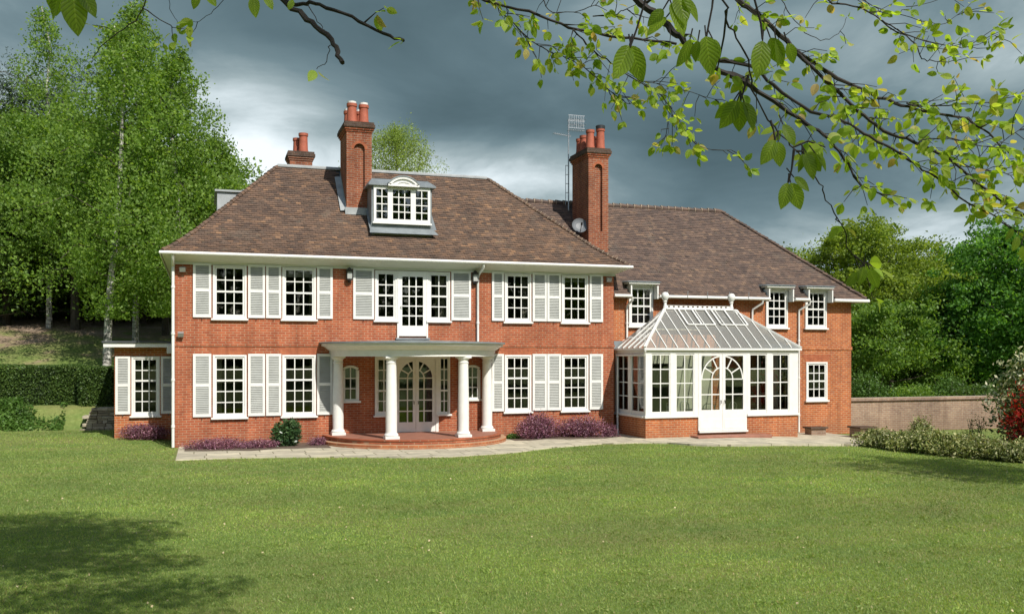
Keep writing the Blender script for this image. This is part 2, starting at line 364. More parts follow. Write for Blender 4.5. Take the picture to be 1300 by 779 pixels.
def lawnmat():
    m, t, b = mat('mown_grass', rough=.9, spec=.15); p = pos(t)
    f0 = noise(t, p, .16, 4, .6); f1 = noise(t, p, .9, 6, .65); f2 = noise(t, p, 7, 6, .7)
    mp = N(t, 'ShaderNodeMapping'); L(t, p, mp.inputs[0]); mp.inputs['Rotation'].default_value = (0, 0, R(12)); mp.inputs['Scale'].default_value = (.22, 1.3, 1)
    f3 = noise(t, mp.outputs[0], 1.0, 5, .6)
    c = ramp(t, f2, [(.25, (.15, .215, .05)), (.5, (.22, .295, .08)), (.75, (.31, .38, .12))])
    c = mix(t, 1.0, c, ramp(t, f1, [(.3, (.78, .86, .8)), (.7, (1.15, 1.08, 1.1))]), 'MULTIPLY')
    c = mix(t, 1.0, c, ramp(t, f3, [(.3, (.84, .94, .9)), (.7, (1.14, 1.04, 1.05))]), 'MULTIPLY')
    dry = ramp(t, M(t, 'ADD', M(t, 'MULTIPLY', f0, .6), M(t, 'MULTIPLY', f3, .45)), [(.49, (0, 0, 0)), (.67, (.45, .45, .45))])
    c = mix(t, dry, c, (.34, .27, .13))
    L(t, c, b.inputs['Base Color'])
    bump(t, b, M(t, 'ADD', noise(t, p, 22, 5, .7), M(t, 'MULTIPLY', noise(t, p, 90, 2), .6)), .9, .05); return m
MAT['lawn'] = lawnmat()
MAT['blade'] = leafmat('grass_blade', [(0, (.21, .315, .09)), (.5, (.285, .41, .12)), (.9, (.39, .47, .165)), (1, (.50, .42, .25))], .45, .6, .28)
def hillmat():
    m, t, b = mat('wood_floor', rough=.95, spec=.1); p = pos(t)
    sy = N(t, 'ShaderNodeSeparateXYZ'); L(t, p, sy.inputs[0])
    upz = M(t, 'MULTIPLY_ADD', sy.outputs[1], .022, -.46); upz = M(t, 'MINIMUM', M(t, 'MAXIMUM', upz, -.16), .12)
    c = ramp(t, M(t, 'ADD', noise(t, p, .45, 6, .65), upz), [(.34, (.15, .21, .055)), (.48, (.23, .25, .09)), (.58, (.30, .22, .15)), (.75, (.42, .32, .24))])
    c = mix(t, 1.0, c, ramp(t, noise(t, p, 6, 5, .7), [(.3, (.7, .7, .7)), (.7, (1.25, 1.25, 1.25))]), 'MULTIPLY')
    L(t, c, b.inputs['Base Color']); bump(t, b, noise(t, p, 8, 5), .8, .08); return m
MAT['hill'] = hillmat()
def paving():
    m, t, b = mat('york_stone', rough=.85, spec=.2); p = pos(t)
    bt = N(t, 'ShaderNodeTexBrick'); L(t, p, bt.inputs['Vector']); bt.offset = .37; bt.squash = 1.5; bt.squash_frequency = 3
    bt.inputs['Scale'].default_value = 1; bt.inputs['Brick Width'].default_value = .9; bt.inputs['Row Height'].default_value = .6; bt.inputs['Mortar Size'].default_value = .018
    bt.inputs['Color1'].default_value = (.60, .55, .42, 1); bt.inputs['Color2'].default_value = (.46, .42, .33, 1); bt.inputs['Mortar'].default_value = (.24, .22, .15, 1)
    c = mix(t, 1.0, bt.outputs[0], ramp(t, noise(t, p, 2.2, 6, .65), [(.3, (.74, .74, .72)), (.7, (1.15, 1.13, 1.1))]), 'MULTIPLY')
    L(t, c, b.inputs['Base Color']); bump(t, b, noise(t, p, 20, 4), .4, .01); return m
MAT['paving'] = paving()
def rubble():
    m, t, b = mat('rubble_stone', rough=.9, spec=.2); p = pos(t); c = ramp(t, isl(t), [(0, (.24, .20, .14)), (.5, (.40, .35, .25)), (1, (.55, .49, .38))])
    c = mix(t, 1.0, c, ramp(t, noise(t, p, 9, 5, .7), [(.3, (.65, .65, .65)), (.7, (1.15, 1.15, 1.15))]), 'MULTIPLY')
    L(t, c, b.inputs['Base Color']); bump(t, b, noise(t, p, 25, 4), .6, .02); return m
MAT['rubble'] = rubble()
MAT['lining'] = simple('olive_plaster', (.55, .52, .38), .9, .05)
# ---------------------------------------------------------------- terrain
def smn(a, b, t):
    t = np.clip((t - a) / (b - a), 0, 1); return t * t * (3 - 2 * t)
def H(x, y):
    x = np.asarray(x, float); y = np.asarray(y, float)
    lx = 1 - smn(3, 12, x - np.maximum(y - 10, 0) * .35)
    h = -.22 * smn(17, 24, x) * (1 - smn(40, 80, y))
    h = h + lx * (.14 * smn(0, 3, y) * (1 - smn(-1.5, .5, x)) + .81 * smn(6.3, 7.5, y))
    h = h + lx * (3.3 * np.clip((y - 9.6) / 15, 0, 1) + 1.0 * smn(24, 34, y) + 4.5 * smn(28, 75, y) + 6 * smn(75, 260, y))
    h = h + (1 - lx) * 2.0 * smn(25, 120, y)
    near = smn(-3, -8, y) if False else (1 - smn(-8, -3, y))
    h = h + .05 * near * np.sin(x * .31 + 1.3) * np.sin(y * .27)
    return h
def axis(a, b, c, d, fine, far=360):
    t = list(np.arange(b, c + 1e-6, fine)); s = fine; v = b
    lo = []
    while v > -far: s *= 1.18; v -= s; lo.append(v)
    s = fine; v = t[-1]; hi = []
    while v < far: s *= 1.18; v += s; hi.append(v)
    return np.array(lo[::-1] + t + hi)
gx = axis(0, -14, 30, 0, .5); gy = axis(0, -30, 16, 0, .4)
X, Y = np.meshgrid(gx, gy); Z = H(X, Y)
V = np.stack([X, Y, Z], -1).reshape(-1, 3); nx, ny = len(gx), len(gy)
ii, jj = np.meshgrid(np.arange(nx - 1), np.arange(ny - 1)); a = (jj * nx + ii).ravel()
F = np.stack([a, a + 1, a + 1 + nx, a + nx], 1); ctr = V[F].mean(1)
far_ = ((ctr[:, 1] > 13) & (ctr[:, 0] < 12)) | ((ctr[:, 1] > 1.2) & (ctr[:, 0] > 20)) | (ctr[:, 1] > 16)
g = npmesh('lawn', V, F, [MAT['lawn'], MAT['hill']], None, far_.astype(int)); g.data.polygons.foreach_set('use_smooth', [True] * len(F)); g['kind'] = 'structure'
# patio: stone sheet following the ground, a real step of 3 cm above the turf
front = [(0.12, -3.70), (1.67, -3.62), (3.2, -3.9), (4.75, -4.38), (6.0, -5.0), (7.31, -5.25), (9.14, -4.82), (10.0, -4.2), (10.77, -3.66), (12.63, -3.0), (14.0, -3.05), (14.87, -3.6), (15.2, -4.5), (16.74, -4.98), (18.86, -4.98), (21.2, -4.72), (22.6, -4.2), (23.4, -3.2)]
mb = MB(); K = 60
def fy(x):
    for (a0, b0), (a1, b1) in zip(front, front[1:]):
        if x <= a1: return b0 + (b1 - b0) * max(0, (x - a0)) / (a1 - a0)
    return front[-1][1]
xs = np.linspace(.12, 23.4, K)
for xa, xb in zip(xs, xs[1:]):
    ya, yb = fy(xa), fy(xb); n = 5
    for k in range(n):
        q = []
        for (x, yf, t) in ((xa, ya, k / n), (xb, yb, k / n), (xb, yb, (k + 1) / n), (xa, ya, (k + 1) / n)):
            y = yf + (.34 - yf) * t; z = float(H(x, max(y, -2.9))) * 1 + .035 + (.03 if x > 14.5 else 0) * sm(14, 15, x); q.append((x, y, z))
        mb.poly(q)
    za, zb = [float(H(x, -2.9)) + .035 + .03 * sm(14, 15, x) for x in (xa, xb)]
    mb.poly([(xa, ya, za - .15), (xb, yb, zb - .15), (xb, yb, zb), (xa, ya, za)])
za = .035; mb.poly([(.12, .3, za - .15), (.12, fy(.12), za - .15), (.12, fy(.12), za), (.12, .3, za)])
tag(mb.build('patio', MAT['paving']), kind='structure')
mb = MB()
for (x0, x1, y0) in ((.3, 4.45, -1.75), (10.4, 14.3, -1.25)):
    n = 16
    for i in range(n):
        a0 = x0 + (x1 - x0) * i / n; a1 = x0 + (x1 - x0) * (i + 1) / n
        ws = lambda q: y0 + .15 * math.sin(q * 2.3) + .1 * math.sin(q * 5)
        mb.poly([(a0, ws(a0), .042), (a1, ws(a1), .042), (a1, -.02, .05), (a0, -.02, .05)])
tag(mb.build('flower_bed', MAT['soil']), kind='structure')
# ---------------------------------------------------------------- the house
house = empty('country_house', (0, 0, 0))
tag(house, 'large red brick country house with hipped tiled roofs, white shutters and a glazed garden room', 'house')
def wall_front(mb, x0, x1, z0, z1, y0, y1, op):
    xs = sorted({x0, x1, *[v for o in op for v in o[:2]]}); zs = sorted({z0, z1, *[v for o in op for v in o[2:]]})
    for a, b in zip(xs, xs[1:]):
        for c, d in zip(zs, zs[1:]):
            mx, mz = (a + b) / 2, (c + d) / 2
            if any(o[0] < mx < o[1] and o[2] < mz < o[3] for o in op): continue
            mb.poly([(a, y0, c), (b, y0, c), (b, y0, d), (a, y0, d)]); mb.poly([(a, y1, c), (a, y1, d), (b, y1, d), (b, y1, c)])
    for o in op:
        a, b, c, d = o
        mb.poly([(a, y0, c), (a, y0, d), (a, y1, d), (a, y1, c)]); mb.poly([(b, y0, c), (b, y1, c), (b, y1, d), (b, y0, d)])
        mb.poly([(a, y0, c), (a, y1, c), (b, y1, c), (b, y0, c)]); mb.poly([(a, y0, d), (b, y0, d), (b, y1, d), (a, y1, d)])
    mb.poly([(x0, y0, z0), (x0, y1, z0), (x0, y1, z1), (x0, y0, z1)]); mb.poly([(x1, y0, z0), (x1, y0, z1), (x1, y1, z1), (x1, y1, z0)])
GZ0, GZ1, UZ0, UZ1 = .88, 2.81, 3.91, 5.57
mainwins = [(1.09, 2.09), (3.16, 4.20), (10.45, 11.40), (12.50, 13.49)]
op = []
for a, b in mainwins: op += [(a + .03, b - .03, GZ0 + .02, GZ1 - .03), (a + .03, b - .03, UZ0 + .02, UZ1 - .03)]
op += [(6.10, 6.63, .88, 2.73), (6.69, 8.13, .28, 2.73), (8.19, 8.53, .88, 2.73)]
op += [(5.08, 5.50, 1.36, 2.40), (9.12, 9.54, 1.36, 2.40)]
op += [(6.10, 6.77, 3.94, 5.50), (6.83, 7.77, 3.40, 5.50), (7.83, 8.53, 3.94, 5.50)]
mb = MB(); wall_front(mb, 0, 14.46, -.4, 5.75, 0, .3, op)
mb.box(0, .3, .3, 9.2, -.4, 5.75); mb.box(14.16, 14.46, .3, 9.2, -.4, 5.75); mb.box(.3, 14.16, 8.9, 9.2, -.4, 5.75)
wl = mb.build('wall', MAT['brick'], house)
wl['label'] = 'main red brick wall of the front block'
mb = MB(); mb.box(-.025, 14.485, -.025, -.001, 3.07, 3.17); mb.box(-.025, -.001, 0, 9.2, 3.07, 3.17); mb.build('string_course', MAT['brick'], wl)
for a, b in mainwins:
    mb = MB()
    mb.poly([(a - .02, -.004, 2.82), (b + .02, -.004, 2.82), (b + .2, -.004, 3.06), (a - .2, -.004, 3.06)]); mb.build('brick_arch', MAT['brick_arch'], wl)
for cx in (5.29, 9.33):   # brick above the two small arched windows
    MB().spandrel(cx, 2.40 - .333, .333, cx - .21, cx + .21, 2.41, -.002, .2, a0=R(50), a1=R(130)).build('arch_brickwork', MAT['brick'], wl)
# wing wall
wingwins = [(15.19, 16.13), (20.80, 21.74), (22.52, 23.47)]
wop = [(a + .03, b - .03, 3.84, 4.849) for a, b in wingwins] + [(22.60, 23.49, 1.10, 2.51), (15.3, 16.9, .15, 2.5), (18.9, 20.0, .6, 2.3)]
mb = MB(); wall_front(mb, 14.461, 24.62, -.6, 4.85, .35, .65, wop)
mb.box(24.32, 24.62, .65, 8.0, -.6, 4.85); mb.box(14.461, 24.32, 7.7, 8.0, -.6, 4.85)
ww = mb.build('wall', MAT['brick_wing'], house); ww['label'] = 'lower orange-red brick wall of the right wing'
mb = MB(); mb.box(20.6, 24.65, .325, .349, 3.0, 3.13); mb.box(24.621, 24.65, .35, 8.0, 3.0, 3.13); mb.build('string_course', MAT['brick_wing'], ww)
mb = MB(); mb.poly([(22.56, .346, 2.56), (23.53, .346, 2.56), (23.72, .346, 2.82), (22.37, .346, 2.82)]); mb.build('brick_arch', MAT['brick_arch'], ww)
# annex wall on the left, set back
AY = 2.5
mb = MB(); wall_front(mb, -1.9, -.001, -.2, 3.05, AY, AY + .3, [(-1.36, -.56, .9, 2.7)])
mb.box(-1.9, -1.6, AY + .3, 6.5, -.2, 3.05); mb.box(-1.6, -.001, 6.2, 6.5, -.2, 3.05)
aw = mb.build('wall', MAT['brick_wing'], house); aw['label'] = 'low side annex wall set back at the left'
# rooms behind the glass
mb = MB()
for z in (.22, 3.0): mb.box(.31, 14.15, .31, 5.2, z - .06, z)
mb.cur = 1
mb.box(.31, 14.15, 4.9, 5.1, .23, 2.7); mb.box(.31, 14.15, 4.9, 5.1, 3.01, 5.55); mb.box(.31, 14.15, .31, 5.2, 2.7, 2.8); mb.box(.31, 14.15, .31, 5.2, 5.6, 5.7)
for x in (2.6, 5.75, 9.0, 11.9):
    mb.box(x, x + .12, .32, 4.89, .23, 2.69); mb.box(x, x + .12, .32, 4.89, 3.01, 5.59)
mb.box(14.6, 24.3, 4.5, 4.7, 0, 4.8); mb.box(14.6, 24.3, .66, 4.49, 2.8, 2.98); mb.box(21.9, 22.05, .66, 4.49, .0, 2.79); mb.box(22.1, 22.25, .66, 4.49, 3, 4.8); mb.box(17.5, 17.6, .66, 4.49, 3, 4.8)
mb.box(-1.59, -.01, 5.0, 5.1, .1, 3.0)
mb.cur = 0; mb.box(14.6, 24.3, .66, 4.49, -.05, .05); mb.box(-1.59, -.01, 2.81, 5.0, .05, .1)
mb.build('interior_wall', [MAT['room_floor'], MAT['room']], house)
# ---- windows
def grid(mb, x0, x1, z0, z1, cols, rows, w, y0, y1):
    for i in range(1, cols):
        x = x0 + (x1 - x0) * i / cols; mb.box(x - w / 2, x + w / 2, y0, y1, z0, z1)
    for j in range(1, rows):
        z = z0 + (z1 - z0) * j / rows; mb.box(x0, x1, y0 + .004, y1 - .004, z - w / 2, z + w / 2)
def window(parent, x0, x1, z0, z1, y, cols, rows, meet=None, fw=.065, sw=.05, sill=True, bw=.03, name='window', curtain=None, glassm='glass', lbl=None, blind=0):
    mb = MB(); a, b = y - .04, y + .10
    mb.box(x0, x0 + fw, a, b, z0, z1); mb.box(x1 - fw, x1, a, b, z0, z1)
    mb.box(x0 + fw, x1 - fw, a, b, z1 - fw, z1); mb.box(x0 + fw, x1 - fw, a, b, z0, z0 + fw)
    o = mb.build(name, MAT['white'], parent, bevel=.006)
    if lbl: o['label'] = lbl
    mb = MB(); u0, u1, v0, v1 = x0 + fw + .001, x1 - fw - .001, z0 + fw + .001, z1 - fw - .001
    c, d = y - .012, y + .03
    mb.box(u0, u0 + sw, c, d, v0, v1); mb.box(u1 - sw, u1, c, d, v0, v1); mb.box(u0 + sw, u1 - sw, c, d, v1 - sw, v1); mb.box(u0 + sw, u1 - sw, c, d, v0, v0 + sw * 1.4)
    gx0, gx1, gz0, gz1 = u0 + sw, u1 - sw, v0 + sw * 1.4, v1 - sw
    grid(mb, gx0, gx1, gz0, gz1, cols, rows, bw, c + .004, d - .004)
    if meet: zm = gz0 + (gz1 - gz0) * meet / rows; mb.box(u0 + sw, u1 - sw, c - .012, d, zm - .028, zm + .028)
    mb.build('sash', MAT['white'], o)
    mb = MB(); mb.poly([(gx0 - .01, y + .018, gz0 - .01), (gx1 + .01, y + .018, gz0 - .01), (gx1 + .01, y + .018, gz1 + .01), (gx0 - .01, y + .018, gz1 + .01)])
    mb.build('pane', MAT[glassm], o)
    if sill: MB().box(x0 - .05, x1 + .05, y - .1, y - .001, z0 - .045, z0 + .012).build('sill', MAT['white'], o, bevel=.005)
    if blind: MB().box(gx0 - .02, gx1 + .02, y + .15, y + .16, z1 - (z1 - z0) * blind - .08, z1).build('blind', MAT['curtain'], o)
    if curtain:
        for (p, q) in curtain:
            mb = MB(); n = 14; w_ = gx1 - gx0
            P = [(gx0 + w_ * (p + (q - p) * i / n), y + .2 + .035 * math.sin(i * 2.1)) for i in range(n + 1)]
            for s, e in zip(P, P[1:]): mb.poly([(s[0], s[1], z0 - .05), (e[0], e[1], z0 - .05), (e[0], e[1], z1 + .05), (s[0], s[1], z1 + .05)])
            mb.build('curtain', MAT['curtain'], o)
    return o
for i, (a, b) in enumerate(mainwins):
    window(house, a, b, GZ0, GZ1, 0, 3, 5, 3 if i else 3, curtain=[[(-.1, .2)], [(-.1, .08), (.93, 1.1)], [(.88, 1.1)], [(-.1, .14), (.86, 1.1)]][i])
    window(house, a, b, UZ0, UZ1, 0, 3, 4, 2, curtain=[[(-.1, .1)], [(.9, 1.1)], [(.78, 1.1), (-.1, .1)], [(-.1, .12)]][i], blind=[0, .14, 0, .1][i])
for i, (a, b) in enumerate(wingwins):
    window(house, a, b, 3.82, 5.25, .33, 3, 4, 2, curtain=[(-.1, .12), (.88, 1.1)] if i == 0 else None)
window(house, 22.57, 23.52, 1.07, 2.54, .35, 3, 4, 2, lbl='ground-floor sash window near the right corner of the wing')
window(house, -1.39, -.53, .83, 2.76, AY, 3, 5, 3, lbl='tall sash window of the set-back left annex')
# bay over the porch and balcony door
window(house, 6.07, 6.79, 3.91, 5.53, 0, 2, 4, 2, lbl='narrow window left of the balcony door')
window(house, 7.81, 8.56, 3.91, 5.53, 0, 2, 4, 2, curtain=[(.35, 1.05)], lbl='narrow window with a cream curtain right of the balcony door')
def glazed_door(parent, name, x0, x1, z0, z1, y, cols, rows, st, bottom, handle=None):
    mb = MB(); mb.box(x0, x0 + st, y - .03, y + .03, z0, z1); mb.box(x1 - st, x1, y - .03, y + .03, z0, z1)
    mb.box(x0 + st, x1 - st, y - .03, y + .03, z1 - st, z1); mb.box(x0 + st, x1 - st, y - .03, y + .03, z0, z0 + bottom)
    grid(mb, x0 + st, x1 - st, z0 + bottom, z1 - st, cols, rows, .035, y - .022, y + .022)
    o = mb.build(name, MAT['white'], parent)
    MB().box(x0 + st - .01, x1 - st + .01, y - .002, y + .002, z0 + bottom - .01, z1 - st + .01).build('pane', MAT['glass'], o)
    if handle: MB().tube([(handle, y - .03, z0 + .95), (handle, y - .09, z0 + .95), (handle + .09, y - .09, z0 + .95)], .012, 6).build('handle', MAT['iron'], o)
    return o
dr = glazed_door(house, 'door', 6.845, 7.755, 3.42, 5.46, -.02, 3, 5, .11, .34, 6.9); dr['label'] = 'white glazed balcony door above the porch'
mb = MB(); mb.box(6.79, 6.843, -.06, .1, 3.36, 5.53); mb.box(7.757, 7.81, -.06, .1, 3.36, 5.53); mb.box(6.843, 7.757, -.06, .1, 5.462, 5.53); mb.build('door_frame', MAT['white'], dr)
MB().box(6.74, 7.86, -.14, -.001, 3.30, 3.36).build('sill', MAT['lead'], dr)
# front door with arched glazing
def arched_pair(parent, name, xl, xr, cx, z0, z1, y, R1, zs, zg, st_c, rows, lbl, rail2=None):
    """pair of leaves: semicircle of radius R1 about (cx, zs), glass down to zg"""
    root = None
    for side in (-1, 1):
        a, b = (xl, cx - .004) if side < 0 else (cx + .004, xr)
        mb = MB(); y0, y1 = y - .03, y + .03
        gi = cx + side * st_c; go = cx + side * R1          # glass inner and outer edges
        lo_, hi_ = sorted((gi, go))
        mb.box(a, lo_ if side < 0 else gi, y0, y1, z0, z1) if side < 0 else mb.box(go, b, y0, y1, z0, z1)
        if side < 0: mb.box(gi, b, y0, y1, z0, z1)
        else: mb.box(a, gi, y0, y1, z0, z1)
        mb.box(lo_, hi_, y0, y1, z0, zg)
        t = math.acos(st_c / R1)
        a0, a1 = (0, t) if side > 0 else (math.pi - t, math.pi)
        if rail2: mb.arc(cx, zs, R1 - .04, R1, a0, a1, y0 + .006, y1 - .006, 18); mb.box(lo_, hi_, y0, y1, z1 - .07, z1)
        else: mb.spandrel(cx, zs, R1, lo_, hi_, z1, y0, y1, a0=a0, a1=a1)
        q = R1 * .5; t2 = math.acos(min(1, st_c / q)); b0, b1 = (0, t2) if side > 0 else (math.pi - t2, math.pi)
        mb.arc(cx, zs, q - .018, q + .018, b0, b1, y0 + .008, y1 - .008, 12)
        for ang in (30, 62): 
            an = R(ang) if side > 0 else math.pi - R(ang)
            mb.bar((cx + q * math.cos(an), y, zs + q * math.sin(an)), (cx + R1 * math.cos(an), y, zs + R1 * math.sin(an)), .04, .034, up=(0, 1, 0))
        xm = cx + side * q; mb.box(xm - .018, xm + .018, y0 + .008, y1 - .008, zg, zs)
        for k in range(1, rows + 1):
            z = zg + (zs - zg) * k / rows; mb.box(lo_, hi_, y0 + .012, y1 - .012, z - .018, z + .018)
        o = mb.build(name, MAT['white'], parent)
        o['label'] = lbl % ('left' if side < 0 else 'right')
        MB().box(lo_ - .01, hi_ + .01, y - .002, y + .002, zg - .01, z1 - .03 if rail2 else zs + R1).build('pane', MAT['consglass'] if rail2 else MAT['glass'], o)
        if rail2:
            mb = MB(); mb.box(a + .05, b - .05, y0 - .012, y0 - .001, z0 + .06, z0 + .38); mb.build('panel', MAT['white'], o, bevel=.01)
        hx = cx + side * .07
        MB().tube([(hx, y - .03, z0 + 1.0), (hx, y - .08, z0 + 1.0), (hx, y - .08, z0 + .9)], .013, 6).build('handle', MAT['iron'], o)
arched_pair(house, 'door', 6.75, 8.08, 7.415, .30, 2.66, 0.02, .55, 2.05, .62, .10, 4, 'white %s leaf of the arched front doors')
mb = MB(); mb.box(6.66, 6.748, -.04, .1, .28, 2.76); mb.box(8.082, 8.17, -.04, .1, .28, 2.76); mb.box(6.748, 8.082, -.04, .1, 2.662, 2.76); mb.build('door_frame', MAT['white'], house)
window(house, 6.07, 6.66, .85, 2.76, 0, 2, 5, 2, lbl='tall side window left of the front doors', curtain=[(-.1, 1.1)])
window(house, 8.17, 8.56, .85, 2.76, 0, 2, 5, 2, fw=.05, sw=.03, lbl='narrow side window right of the front doors')
for cx, l in ((5.29, 'left'), (9.33, 'right')):
    mb = MB(); y0, y1 = -.03, .08; zs = 2.40 - .333
    mb.box(cx - .27, cx - .205, y0, y1, 1.33, 2.32); mb.box(cx + .205, cx + .27, y0, y1, 1.33, 2.32); mb.box(cx - .205, cx + .205, y0, y1, 1.33, 1.40)
    mb.arc(cx, zs, .333, .405, R(50), R(130), y0, y1, 14)
    mb.box(cx - .32, cx + .32, -.09, y0 - .001, 1.28, 1.34)
    o = mb.build('window', MAT['white'], house); o['label'] = 'small arched window in the %s of the porch' % l
    mb = MB(); grid(mb, cx - .204, cx + .204, 1.40, 2.39, 2, 3, .03, 0, .03); mb.box(cx - .204, cx - .17, 0, .03, 1.4, 2.33); mb.box(cx + .17, cx + .204, 0, .03, 1.4, 2.33); mb.build('sash', MAT['white'], o)
    MB().box(cx - .2, cx + .2, .012, .016, 1.40, 2.39).build('pane', MAT['glass'], o)
# ---- shutters
def shutter(x0, x1, z0, z1, y, mid=.5, lbl=None):
    mb = MB(); a, b = y - .055, y - .015; s = .075
    mb.box(x0, x0 + s, a, b, z0, z1); mb.box(x1 - s, x1, a, b, z0, z1)
    zm = z0 + (z1 - z0) * mid
    for p, q in ((z0, z0 + .085), (zm - .045, zm + .045), (z1 - .075, z1)): mb.box(x0 + s, x1 - s, a, b, p, q)
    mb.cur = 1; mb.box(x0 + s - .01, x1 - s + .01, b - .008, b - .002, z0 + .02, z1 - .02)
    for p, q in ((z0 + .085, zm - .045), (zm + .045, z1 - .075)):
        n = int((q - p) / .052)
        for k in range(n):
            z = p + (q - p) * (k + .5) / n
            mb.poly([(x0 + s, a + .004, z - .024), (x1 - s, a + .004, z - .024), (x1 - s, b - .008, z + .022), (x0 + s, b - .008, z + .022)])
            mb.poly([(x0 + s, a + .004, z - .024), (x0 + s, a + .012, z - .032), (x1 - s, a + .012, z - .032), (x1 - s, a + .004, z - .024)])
    o = mb.build('shutter', [MAT['white'], MAT['louvre']], house)
    if lbl: o['label'] = lbl
    xc = (x0 + x1) / 2
    MB().bar((xc, y - .06, z0 - .06), (xc, y - .06, z0 - .001), .02).build('catch', MAT['iron'], o)
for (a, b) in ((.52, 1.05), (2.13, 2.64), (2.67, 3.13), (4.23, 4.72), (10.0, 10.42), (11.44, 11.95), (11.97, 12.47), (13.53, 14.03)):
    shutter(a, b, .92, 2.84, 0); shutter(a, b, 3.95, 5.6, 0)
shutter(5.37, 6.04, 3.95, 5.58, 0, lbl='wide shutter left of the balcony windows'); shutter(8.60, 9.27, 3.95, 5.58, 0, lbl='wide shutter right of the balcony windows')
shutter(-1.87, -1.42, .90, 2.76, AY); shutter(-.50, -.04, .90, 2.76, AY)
# ---- roofs
def slope(VV, FF, P0, e, n, prof, lo, hi, gauge=.115, tw=.17, lift=.036, excl=None):
    P0 = np.array(P0, float); e = np.array(e, float); n = np.array(n, float)
    rr = np.array([p[0] for p in prof]); zz = np.array([p[1] for p in prof])
    sl = np.concatenate([[0], np.cumsum(np.hypot(np.diff(rr), np.diff(zz)))]); Ltot = sl[-1]
    k = 0; s = 0.0
    while s < Ltot - .02:
        s1 = min(s + gauge + .02, Ltot)
        r0, r1 = np.interp(s, sl, rr), np.interp(s1, sl, rr); z0, z1 = np.interp(s, sl, zz), np.interp(s1, sl, zz)
        a, b = lo(r0), hi(r0); t = math.floor(a / tw) * tw + (tw / 2 if k % 2 else 0) - tw
        while t < b:
            u0, u1 = max(t + .003, a), min(t + tw - .003, b); t += tw
            if u1 - u0 < .02: continue
            if excl and excl((u0 + u1) / 2, r0): continue
            dz = random.gauss(0, .0035); dr_ = random.gauss(0, .004); d1, d2 = lift + dz + random.gauss(0, .002), lift + dz + random.gauss(0, .002)
            A = P0 + e * u0 + n * (r0 - .005 + dr_); B = P0 + e * u1 + n * (r0 - .005 + dr_)
            C = P0 + e * min(u1, hi(r1)) + n * r1; D = P0 + e * max(u0, lo(r1)) + n * r1
            kk = len(VV)
            VV += [(A[0], A[1], z0 + d1), (B[0], B[1], z0 + d2), (C[0], C[1], z1 + .003), (D[0], D[1], z1 + .003), (A[0], A[1] , z0 + d1 - .013), (B[0], B[1], z0 + d2 - .013)]
            FF += [(kk, kk + 1, kk + 2, kk + 3), (kk + 4, kk + 5, kk + 1, kk)]
        s += gauge; k += 1
EX0, EX1, EY0, RUN = -.34, 14.86, -.5, 3.9; EY1 = 9.7; KL, KR = .925, 1.03      # hips: plan run of the left and right slopes per run of the front one
PM = [(0, 5.86), (.45, 6.17), (.95, 6.57), (3.9, 9.33)]
VV, FF = [], []
slope(VV, FF, (EX0, EY0, 0), (1, 0, 0), (0, 1, 0), PM, lambda r: r * KL, lambda r: EX1 - EX0 - r * KR, excl=lambda u, r: (5.35 < u + EX0 < 6.24 and r > 1.95) or (6.08 < u + EX0 < 8.08 and 1.15 < r < 3.1))
slope(VV, FF, (EX0, EY1, 0), (0, -1, 0), (KL, 0, 0), PM, lambda r: r, lambda r: EY1 - EY0 - r)
slope(VV, FF, (EX1, EY0, 0), (0, 1, 0), (-KR, 0, 0), PM, lambda r: r, lambda r: EY1 - EY0 - r)
def quads_to_np(VV, FF): return np.array(VV), np.array(FF)
V, F = quads_to_np(VV, FF); roof = npmesh('roof', V, F, MAT['tile'], house); roof['label'] = 'brown tiled hipped roof of the main block'
mb = MB()   # boarding under the tiles and the flat top
for i in range(len(PM) - 1):
    (r0, z0), (r1, z1) = PM[i], PM[i + 1]; z0 -= .03; z1 -= .03
    c0 = [(EX0 + r0 * KL, EY0 + r0), (EX1 - r0 * KR, EY0 + r0), (EX1 - r0 * KR, EY1 - r0), (EX0 + r0 * KL, EY1 - r0)]
    c1 = [(EX0 + r1 * KL, EY0 + r1), (EX1 - r1 * KR, EY0 + r1), (EX1 - r1 * KR, EY1 - r1), (EX0 + r1 * KL, EY1 - r1)]
    for q in range(4): p = (q + 1) % 4; mb.poly([(*c0[q], z0), (*c0[p], z0), (*c1[p], z1), (*c1[q], z1)])
mb.poly([(*c, 9.34) for c in c1]); mb.build('roof_boarding', MAT['felt'], roof)
mb = MB(); xa, xb, ya, yb = EX0 + RUN * KL, EX1 - RUN * KR, EY0 + RUN, EY1 - RUN
mb.box(xa, xb, ya - .06, ya + .22, 9.33, 9.41); mb.box(xa - .06, xa + .2, ya + .2, yb, 9.33, 9.41); mb.box(xb - .2, xb + .06, ya + .2, yb, 9.33, 9.41)
mb.tube([(xa, ya, 9.41), (xb, ya, 9.41)], .035, 8); mb.build('ridge_flashing', MAT['lead_light'], roof, bevel=.015)
def hiptiles(P, Q, step, rad, mats, parent, name, flat=False):
    P, Q = Vector(P), Vector(Q); n = int((Q - P).length / step); mb = MB(); d = (Q - P) / n
    for i in range(n):
        a = P + d * i; b = P + d * (i + 1.12); j = Vector((0, 0, random.gauss(0, .006)))
        mb.cur = 0; mb.tube([a + j + Vector((0, 0, .02)), b + j], [rad, rad * .78], 8)
        mb.cur = 1; mb.tube([a + j - d * .06 + Vector((0, 0, .016)), a + j + d * .04 + Vector((0, 0, .016))], [rad * 1.04, rad * 1.04], 8)
    return mb.build(name, mats, parent)
def hp(k, r):   # point on a hip at run r
    z = np.interp(r, [p[0] for p in PM], [p[1] for p in PM]) + .015
    return ((EX0 + r * KL, EY0 + r, z) if k == 0 else (EX1 - r * KR, EY0 + r, z))
